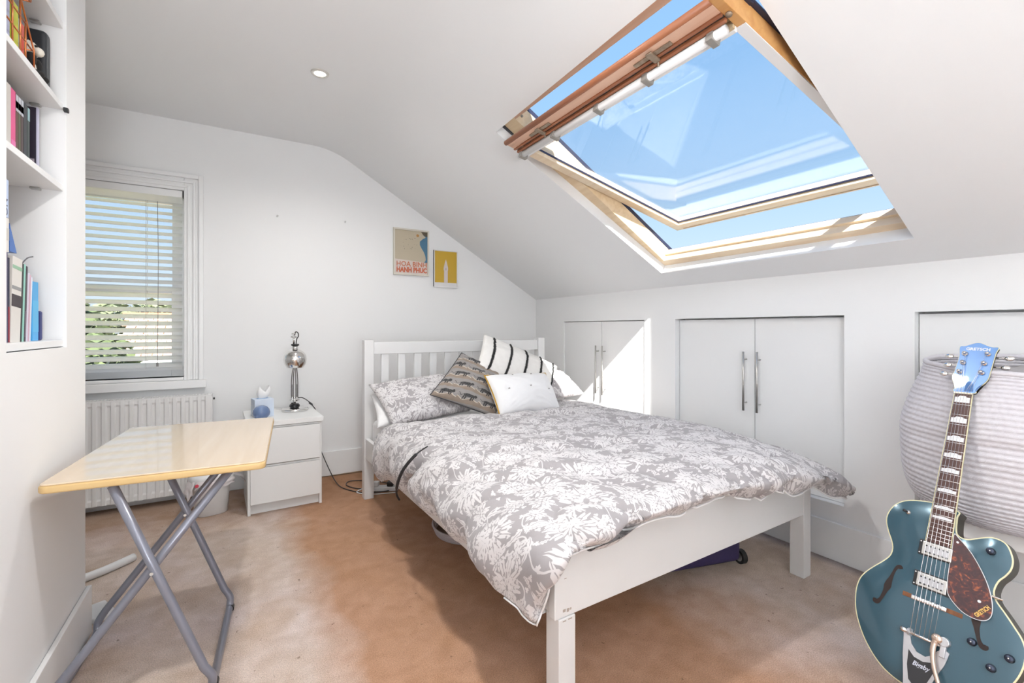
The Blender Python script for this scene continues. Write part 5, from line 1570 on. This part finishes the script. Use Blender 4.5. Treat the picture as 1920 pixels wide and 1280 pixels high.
outl = [(-.0265, -.3455), (-.0538, -.3478), (-.0834, -.3551), (-.1053, -.3669), (-.1225, -.3867), (-.1327, -.4129), (-.1336, -.4383), (-.1241, -.467), (-.1121, -.4916), (-.1059, -.5132), (-.109, -.5361), (-.1234, -.559), (-.1437, -.5848), (-.1604, -.6092), (-.1711, -.6334), (-.1752, -.6639), (-.1725, -.6962), (-.1670, -.7221), (-.1566, -.7496), (-.1412, -.778), (-.125, -.8006), (-.1033, -.8235), (-.0771, -.8425), (-.0495, -.853), (-.0200, -.8575),
        (.010, -.8585), (.045, -.854), (.078, -.8435), (.106, -.826), (.130, -.803), (.150, -.776), (.167, -.745), (.180, -.712), (.187, -.678), (.1864, -.645), (.1782, -.6216), (.1626, -.5999), (.1434, -.5753), (.127, -.5559), (.1201, -.5393), (.1207, -.5228), (.1261, -.5039), (.1361, -.4871), (.1443, -.4671), (.146, -.446), (.1419, -.4272), (.1328, -.4082), (.12, -.3987), (.1017, -.3974), (.0838, -.4045), (.066, -.415), (.0538, -.4216), (.0406, -.4215), (.0316, -.414), (.0285, -.395), (.0275, -.370), (.0270, -.352)]
cl = catmull([(x, y, 0) for x, y in outl], 4, close=True)
P2 = [(p.x, p.y) for p in cl]
def inset(poly, d):
    n = len(poly); out = []
    for i in range(n):
        a = Vector(poly[i - 1]); b = Vector(poly[(i + 1) % n]); t = (b - a)
        if t.length < 1e-9: out.append(poly[i]); continue
        t.normalize(); nn = Vector((-t.y, t.x))
        out.append((poly[i][0] + nn.x * d, poly[i][1] + nn.y * d))
    return out
area = sum(P2[i][0] * P2[(i + 1) % len(P2)][1] - P2[(i + 1) % len(P2)][0] * P2[i][1] for i in range(len(P2)))
sg = 1 if area > 0 else -1
ZE, DEP = -.022, .062
def plate(name, mat, poly, z_edge, arch, zsign=1, parent=gt):
    ins = poly
    def dist(x, y):
        m = 9
        for i in range(0, len(ins)):
            ax, ay = ins[i]; m = min(m, (x - ax) ** 2 + (y - ay) ** 2)
        return math.sqrt(m)
    def inside(x, y):
        c = False; n = len(ins); j = n - 1
        for i in range(n):
            xi, yi = ins[i]; xj, yj = ins[j]
            if (yi > y) != (yj > y) and x < (xj - xi) * (y - yi) / (yj - yi + 1e-12) + xi: c = not c
            j = i
        return c
    pts = [Vector(p) for p in ins]
    s = .011
    x = -.19
    while x < .2:
        y = -.87
        while y < -.33:
            if inside(x, y) and dist(x, y) > .006: pts.append(Vector((x, y)))
            y += s
        x += s
    n = len(ins)
    vo, eo, fo_, *_ = delaunay_2d_cdt(pts, [(i, (i + 1) % n) for i in range(n)], [list(range(n))], 1, 1e-6)
    bm = B()
    vs = []
    for v in vo:
        d_ = dist(v.x, v.y)
        hgt = arch * (1 - math.exp(-d_ / .045)) if d_ > 1e-5 else 0
        vs.append(bm.verts.new((v.x, v.y, z_edge + zsign * hgt)))
    for f in fo_:
        try: bm.faces.new([vs[i] for i in f])
        except ValueError: pass
    return gobj(name, bm, mat, parent, smooth=True)
inner = inset(P2, sg * .0030)
plate('body_top', M_gblue, inner, ZE, .014)
bm = B()   # binding: thin band around the face edge
def band(bm, pa, za, pb, zb):
    n = len(pa)
    a = [bm.verts.new((x, y, za)) for x, y in pa]; b = [bm.verts.new((x, y, zb)) for x, y in pb]
    for i in range(n): bm.faces.new((a[i], a[(i + 1) % n], b[(i + 1) % n], b[i]))
band(bm, inner, ZE, P2, ZE - .001); band(bm, P2, ZE - .001, P2, ZE - .0040); gobj('binding', bm, M_bind, smooth=True)
bm = B(); band(bm, P2, ZE - .0040, P2, ZE - DEP + .003); gobj('body_side', bm, M_gside, smooth=True)
bm = B(); band(bm, P2, ZE - DEP + .003, P2, ZE - DEP)
f_ = [bm.verts.new((x, y, ZE - DEP)) for x, y in P2]; bm.faces.new(f_); bmesh.ops.triangulate(bm, faces=[f for f in bm.faces if len(f.verts) > 4]); gobj('body_back', bm, M_gside)
def top_z(x, y):
    d_ = min(math.hypot(x - a, y - b) for a, b in inner); return ZE + .014 * (1 - math.exp(-d_ / .045))
def on_top(poly, t0, t1):
    """prism following the arched top"""
    bm = B()
    a = [bm.verts.new((x, y, top_z(x, y) + t0)) for x, y in poly]; b = [bm.verts.new((x, y, top_z(x, y) + t1)) for x, y in poly]
    n = len(poly)
    for i in range(n): bm.faces.new((a[i], a[(i + 1) % n], b[(i + 1) % n], b[i]))
    f = bm.faces.new(b); bm.faces.new(list(reversed(a))); bmesh.ops.triangulate(bm, faces=[q for q in bm.faces if len(q.verts) > 4])
    return bm
# sound holes
M_hole = plain('dark_sound_hole', srgb(34, 18, 14)[:3], .6)
cent = [(-.1210, -.6700, .0035), (-.1195, -.6765, .0062), (-.1130, -.6760, .0062), (-.1070, -.6660, .0040), (-.1025, -.6520, .0045), (-.0990, -.6370, .0058), (-.0965, -.6240, .0090), (-.0950, -.6120, .0075), (-.0925, -.5990, .0050), (-.0895, -.5830, .0036), (-.0860, -.5690, .0036), (-.0815, -.5605, .0045), (-.0760, -.5585, .0055), (-.0725, -.5630, .0048)]
def ribbon(c):
    pc = catmull([(x, y, w) for x, y, w in c], 5); L_, R_ = [], []
    for i, p in enumerate(pc):
        d_ = (pc[min(i + 1, len(pc) - 1)] - pc[max(i - 1, 0)]); d_.z = 0; d_.normalize()
        nn = Vector((-d_.y, d_.x, 0)); L_.append((p.x + nn.x * p.z, p.y + nn.y * p.z)); R_.append((p.x - nn.x * p.z, p.y - nn.y * p.z))
    return L_, R_
for s in (1, -1):
    L_, R_ = ribbon(cent)
    bm = B()
    a = [bm.verts.new((s * x, y, top_z(s * x, y) + .0010)) for x, y in L_]; b = [bm.verts.new((s * x, y, top_z(s * x, y) + .0010)) for x, y in R_]
    for i in range(len(a) - 1): bm.faces.new((a[i], a[i + 1], b[i + 1], b[i]))
    gobj('sound_hole', bm, M_hole)
# neck, fingerboard, headstock
def fbw(y): return .0212 + (.0285 - .0212) * (-y / .450)
YE = -.462
bm = B()
sec = []
for y, dz in ((.004, -.020), (-.05, -.021), (-.2, -.022), (-.33, -.024), (-.36, -.040)):
    w_ = fbw(y); sec.append([bm.verts.new((w_ * math.cos(t), y, -.006 + dz * math.sin(t) * .9)) for t in [PI * k / 12 for k in range(13)]])
for u, v in zip(sec[:-1], sec[1:]):
    for k in range(12): bm.faces.new((u[k], u[k + 1], v[k + 1], v[k]))
    bm.faces.new((u[0], v[0], v[12], u[12]))
bm.faces.new(sec[0]); bm.faces.new(sec[-1])
gobj('neck', bm, M_gside, smooth=False)
def fboard(x0f, x1f, z0, z1):
    bm = B(); a = [bm.verts.new((x, y, z)) for (x, y) in ((x0f(0), 0), (x1f(0), 0), (x1f(YE), YE), (x0f(YE), YE)) for z in (z0, z1)]
    for q in ((0, 2, 4, 6), (1, 3, 5, 7), (0, 1, 3, 2), (2, 3, 5, 4), (4, 5, 7, 6), (6, 7, 1, 0)): bm.faces.new([a[i] for i in q])
    return bm
gobj('fingerboard', fboard(lambda y: -fbw(y) + .0016, lambda y: fbw(y) - .0016, -.0085, -.0035), M_board)
gobj('fingerboard_binding', fboard(lambda y: -fbw(y), lambda y: -fbw(y) + .0016, -.0086, -.0034), M_bind)
gobj('fingerboard_binding', fboard(lambda y: fbw(y) - .0016, lambda y: fbw(y), -.0086, -.0034), M_bind)
for n_ in range(1, 23):
    y = -fr(n_); w_ = fbw(y) - .001
    bm = B(); tube(bm, [(-w_, y, -.0032), (w_, y, -.0032)], .0010, 6); gobj('fret', bm, M_fret, smooth=True)
for n_ in (1, 3, 5, 7, 9, 12, 15, 17):
    ya, yb = -fr(n_ - 1), -fr(n_); g = (ya - yb); yc = (ya + yb) / 2; w_ = fbw(yc) * .80; hh = g * .30
    poly = [(-w_, yc - hh), (w_, yc - hh), (w_, yc + hh * .55), (w_ * .55, yc + hh * .62), (w_ * .38, yc + hh), (-w_ * .38, yc + hh), (-w_ * .55, yc + hh * .62), (-w_, yc + hh * .55)]
    bm = B(); prism(bm, poly, -.0036, -.0032); gobj('inlay', bm, M_pearl)
bm = B(); box(bm, -.0215, .0215, -.001, .004, -.0085, .0008); gobj('nut', bm, plain('bone_nut', srgb(226, 220, 204)[:3], .5), bevel=.0008)
hs = [(-.0215, .006), (-.0218, .018), (-.0245, .030), (-.0300, .044), (-.0322, .056), (-.0290, .072), (-.0260, .098), (-.0238, .125), (-.0262, .1565), (-.0150, .1600), (-.0030, .1660), (.0080, .1712), (.0190, .1718), (.0290, .1672), (.0385, .1620), (.0490, .1590), (.0592, .1590), (.0602, .1545), (.0560, .140), (.0532, .110), (.0505, .080), (.0480, .056), (.0410, .040), (.0310, .028), (.0250, .016), (.0225, .006)]
hc = [(p.x, p.y) for p in catmull([(x, y, 0) for x, y in hs], 4, close=True)]
HZ0, HZ1 = -.020, -.0062
bm = B(); prism(bm, hc, HZ1 - .0001, HZ1 + .0014); bmesh.ops.triangulate(bm, faces=[q for q in bm.faces if len(q.verts) > 4]); hdf = gobj('headstock_face', bm, M_hblue)
hg = sum(hc[i][0] * hc[(i + 1) % len(hc)][1] - hc[(i + 1) % len(hc)][0] * hc[i][1] for i in range(len(hc))); hsg = 1 if hg > 0 else -1
ho = inset(hc, -hsg * .0016)
def slab(name, poly, z0, z1, mat):
    bm = B(); prism(bm, poly, z0, z1); bmesh.ops.triangulate(bm, faces=[q for q in bm.faces if len(q.verts) > 4]); return gobj(name, bm, mat)
slab('headstock_binding', ho, HZ1 - .0026, HZ1 - .0002, M_bind)
slab('headstock_binding', inset(hc, -hsg * .0012), HZ1 - .0050, HZ1 - .0027, M_black)
slab('headstock', hc, HZ0, HZ1 - .0051, M_gside)
M_silv = plain('silver_lettering', srgb(206, 210, 222)[:3], .4)
text_mesh('lettering', 'GRETSCH', .0125, M_silv, hdf, plane_map((.0165, .1505, HZ1 + .0016), (1, -.02, 0), (0.02, 1, 0)), depth=.0002, bold=.0005, sx=1.02)
slab('truss_rod_cover', [(.000, .010), (.020, .010), (.019, .030), (.014, .040), (.008, .042), (.002, .034)], HZ1 + .0014, HZ1 + .0030, plain('matt_blue', srgb(70, 112, 166)[:3], .6))
posts = [(-.0115, .134), (-.0126, .1035), (-.0175, .0725), (.0401, .1349), (.0349, .1040), (.0327, .0730)]
for i, (x, y) in enumerate(posts):
    left = i < 3
    bm = B(); lathe(bm, [(.0074, 0), (.0074, .0030), (.0044, .0042), (.0038, .012), (.0044, .0128), (.0, .0132)], 20, c=(x, y), z0=HZ1 + .0015, cap1=False)
    pg = gobj('tuning_machine', bm, M_chrome, smooth=True)
    sx_ = -1 if left else 1
    ex_ = -.062 if left else .078
    bm = B(); tube(bm, [(x, y - .002, HZ0 - .006), (x + sx_ * .034, y - .002, HZ0 - .006)], .0026, 8); box(bm, x - .008, x + .008, y - .009, y + .008, HZ0 - .012, HZ0); gobj('gear_housing', bm, M_chrome, pg)
    bm = B(); bmesh.ops.create_icosphere(bm, subdivisions=2, radius=1, matrix=Matrix.Translation((x + sx_ * .042, y - .002, HZ0 - .006)) @ Matrix.Diagonal((.0120, .0085, .0050, 1))); gobj('tuning_button', bm, M_chrome, pg, smooth=True)
# pickguard
pgp = [(.0300, -.4190), (.0430, -.4290), (.0580, -.4430), (.0750, -.4630), (.0936, -.4920), (.1090, -.5220), (.1200, -.5540), (.1245, -.5820), (.1225, -.6010), (.1130, -.6140), (.0951, -.6190), (.0732, -.6155), (.0560, -.6050), (.0400, -.5890), (.0340, -.5730), (.0305, -.5400), (.0300, -.5000), (.0300, -.4500)]
pgc = [(p.x, p.y) for p in catmull([(x, y, 0) for x, y in pgp], 4, close=True)]
def tort():
    m, nt, p = newmat('tortoiseshell')
    tc = nt.nodes.new('ShaderNodeTexCoord'); n = nt.nodes.new('ShaderNodeTexNoise'); n.inputs['Scale'].default_value = 60; n.inputs['Detail'].default_value = 5; n.inputs['Distortion'].default_value = 1.2
    r = nt.nodes.new('ShaderNodeValToRGB'); e0, e1 = r.color_ramp.elements
    e0.position = .42; e0.color = srgb(58, 32, 36); e1.position = .72; e1.color = srgb(176, 90, 50); q = r.color_ramp.elements.new(.58); q.color = srgb(82, 40, 40)
    nt.links.new(tc.outputs['Object'], n.inputs['Vector']); nt.links.new(n.outputs['Fac'], r.inputs[0]); nt.links.new(r.outputs[0], p.inputs['Base Color'])
    p.inputs['Roughness'].default_value = .2; p.inputs['Coat Weight'].default_value = .5; return m
ga = sum(pgc[i][0] * pgc[(i + 1) % len(pgc)][1] - pgc[(i + 1) % len(pgc)][0] * pgc[i][1] for i in range(len(pgc))); gsg = 1 if ga > 0 else -1
PGZ = -.0045
pgd = slab('pickguard', inset(pgc, gsg * .0014), PGZ - .002, PGZ + .0003, tort())
slab('pickguard_edge', pgc, PGZ - .0024, PGZ, M_pearl)
bm = B(); tube(bm, [(.118, -.548, PGZ - .003), (.136, -.548, -.020)], .003, 8); gobj('pickguard_bracket', bm, M_chrome)
for x, y, r_ in ((.0400, -.4400, .0028), (.0985, -.5720, .0035)):
    bm = B(); tube(bm, [(x, y, PGZ), (x, y, PGZ + .0018)], r_, 14); gobj('screw', bm, M_pearl, pgd)
text_mesh('lettering', 'GRETSCH', .013, plain('gold_print', srgb(220, 180, 96)[:3], .4), pgd, plane_map((.1065, -.5935, PGZ + .0006), (.55, .83, 0), (-.83, .55, 0)), depth=.0002, bold=.0004, sx=.72)
# pickups
def pickup(yc):
    bm = B(); box(bm, -.0410, .0450, yc - .0215, yc + .0215, -.016, -.0065); ring_ = gobj('pickup', bm, M_black, bevel=.0012)
    bm = B(); box(bm, -.0330, .0330, yc - .0185, yc + .0185, -.0065, -.0028); gobj('pickup_cover', bm, noisy('nickel_cover_%d' % int(-yc * 1000), srgb(196, 194, 190), srgb(214, 212, 208), 40, .25, metal=.6), ring_, bevel=.003)
    bm = B(); box(bm, -.0265, .0265, yc - .0100, yc + .0100, -.0028, -.0022); gobj('cover_plate', bm, M_alum, ring_, bevel=.0005)
    for k in range(6):
        for dy in (.0075, -.0105):
            x = -.0230 + k * .0092
            bm = B(); tube(bm, [(x, yc + dy, -.003), (x, yc + dy, -.0015)], .0024, 10); gobj('pole_piece', bm, M_black, ring_)
    for x in (-.0375, .0405):
        for dy in ((-.016, .016) if x < 0 else (-.016, 0, .016)):
            bm = B(); tube(bm, [(x, yc + dy, -.0065), (x, yc + dy, -.0055)], .0018, 8); gobj('screw', bm, M_chrome, ring_)
pickup(-.4820); pickup(-.5705)
# bridge
M_bw = wood('oiled_rosewood', srgb(104, 62, 36), srgb(132, 84, 50), 5, rough=.5)
bm = B(); box(bm, -.0590, .0705, -.6325, -.6175, -.0135, -.0085); br_ = gobj('bridge', bm, M_bw, bevel=.001)
for v in br_.data.vertices:
    if abs(v.co.x) > .05: v.co.y = -.625 + (v.co.y + .625) * .8
bm = B(); box(bm, -.0385, .0395, -.6315, -.6190, -.0085, -.0018); gobj('saddle_bar', bm, M_chrome, br_, bevel=.003)
for k in range(6):
    x = -.0260 + k * .0104
    bm = B(); tube(bm, [(x, -.6305, -.0012), (x, -.6200, -.0012)], .0032, 10); gobj('saddle', bm, M_fret, br_, smooth=True)
# tailpiece with vibrato arm
tp = [(-.040, -.722), (-.028, -.716), (-.020, -.745), (-.006, -.760), (.012, -.762), (.024, -.752), (.034, -.735), (.046, -.722), (.058, -.728), (.052, -.760), (.038, -.800), (.028, -.840), (.026, -.858), (-.022, -.858), (-.026, -.830), (-.034, -.780)]
bm = B(); prism(bm, tp, -.0085, -.0035); bmesh.ops.triangulate(bm, faces=[q for q in bm.faces if len(q.verts) > 4]); tl = gobj('tailpiece', bm, M_alum)
ins_ = [(-.0235, -.762), (-.010, -.7745), (.010, -.7765), (.030, -.767), (.0385, -.7735), (.029, -.806), (.020, -.834), (.012, -.842), (-.004, -.842), (-.014, -.834), (-.0215, -.800)]
bm = B(); prism(bm, ins_, -.0036, -.0029); gobj('black_panel', bm, plain('satin_black', (.03, .03, .034), .3), tl)
text_mesh('lettering', 'Bigsby', .0165, M_silv, tl, plane_map((.0065, -.789, -.0026), (1, 0.02, 0), (-.02, 1, 0)), depth=.0002, shear=.3, bold=.0003, sx=.85)
bm = B(); tube(bm, [(-.044, -.7185, .0000), (.040, -.7185, .0000)], .0042, 14); tube(bm, [(-.046, -.7185, 0), (-.034, -.7185, 0)], .0075, 14); gobj('string_roller', bm, M_chrome, tl, smooth=True)
bm = B(); tube(bm, [(-.030, -.7185, -.006), (-.024, -.7185, -.004)], .010, 14); gobj('roller_bracket', bm, M_alum, tl)
bm = B(); box(bm, .040, .052, -.745, -.706, -.008, .006); tube(bm, [(.046, -.705, -.010), (.046, -.705, .008)], .012, 18); gobj('arm_bracket', bm, M_alum, tl, bevel=.002)
bm = B(); lathe(bm, [(.011, 0), (.012, .004), (.009, .007), (.003, .009), (0, .0095)], 20, c=(.032, -.704), z0=.004, cap1=False); gobj('pivot_nut', bm, noisy('warm_nickel', srgb(196, 172, 156), srgb(214, 196, 182), 20, .2, metal=.7), tl, smooth=True)
arm = catmull([(.032, -.704, .004), (.028, -.722, .006), (.029, -.745, .009), (.037, -.775, .013), (.050, -.805, .017), (.064, -.835, .020), (.080, -.870, .022), (.090, -.90, .022)], 8)
bm = B(); tube(bm, arm, [.0075] * 6 + [.0065] * 10 + [.0055] * (len(arm) - 16), 12)
for v in bm.verts: pass
gobj('vibrato_arm', bm, bpy.data.materials['warm_nickel'], tl, smooth=True)
# knobs and selector switch
M_knob = noisy('dark_knurled_metal', srgb(40, 46, 60), srgb(66, 72, 88), 30, .3, metal=.7)
for x, y in ((.1049, -.4366), (.0955, -.6759), (.1626, -.6773), (.1342, -.7167)):
    z = top_z(x, y)
    bm = B(); lathe(bm, [(.0095, 0), (.0095, .003), (.0085, .0045), (.0085, .012), (.0065, .014), (0, .0148)], 26, c=(x, y), z0=z, cap1=False); kn = gobj('control_knob', bm, M_knob, smooth=False, bevel=.0004)
    bm = B(); tube(bm, [(x, y, z + .0145), (x, y, z + .0156)], .0016, 8); gobj('knob_screw', bm, M_fret, kn)
x, y = -.0807, -.395; z = top_z(x, y)
bm = B(); lathe(bm, [(.0065, 0), (.0065, .0025), (.0042, .004), (.0036, .006), (0, .006)], 20, c=(x, y), z0=z, cap1=False); sw = gobj('selector_switch', bm, M_fret, smooth=True)
bm = B(); tube(bm, [(x, y, z + .004), (x - .006, y + .001, z + .018)], [.0022, .0042], 10); gobj('switch_tip', bm, M_black, sw, smooth=True)
# strings
M_str = noisy('steel_string', (.75, .75, .76, 1), (.85, .85, .86, 1), 30, .2, metal=.9)
order = {0: 2, 1: 1, 2: 0, 3: 3, 4: 4, 5: 5}
for k in range(6):
    xn = -.0170 + k * .0068; xb = -.0260 + k * .0104
    px_, py_ = posts[(2, 1, 0, 5, 4, 3)[k]]
    bm = B(); r_ = .00062 - k * .00006
    tube(bm, [(xb * .95, -.7185, .0042), (xb, -.626, .0022), (xn, .002, .0014)], r_, 6)
    tube(bm, [(xn, .002, .0014), (px_ + (.003 if k < 3 else -.003), py_, HZ1 + .008)], r_, 6)
    gobj('string', bm, M_str, smooth=True)
bm = B(); tube(bm, [(0, -.8585, -.05), (0, -.872, -.05)], .006, 12); gobj('strap_button', bm, M_chrome)
# low stand that cradles the body just below the picture edge
gs = empty('guitar_stand', (1.60, .52, 0), label='low black guitar stand cradling the bottom of the guitar', cat='stand')
bm = B()
for s in (-.075, .02):
    tube(bm, [(.26, s, .012), (-.10, s, .012)], .010, 10)
    tube(bm, [(.06, s, .012), (.02, s, .118), (-.03, s, .108), (-.052, s, .145)], .008, 10)
tube(bm, [(.06, -.075, .018), (.06, .02, .018)], .008, 10)
obj('stand_frame', bm, M_black, gs, smooth=True)
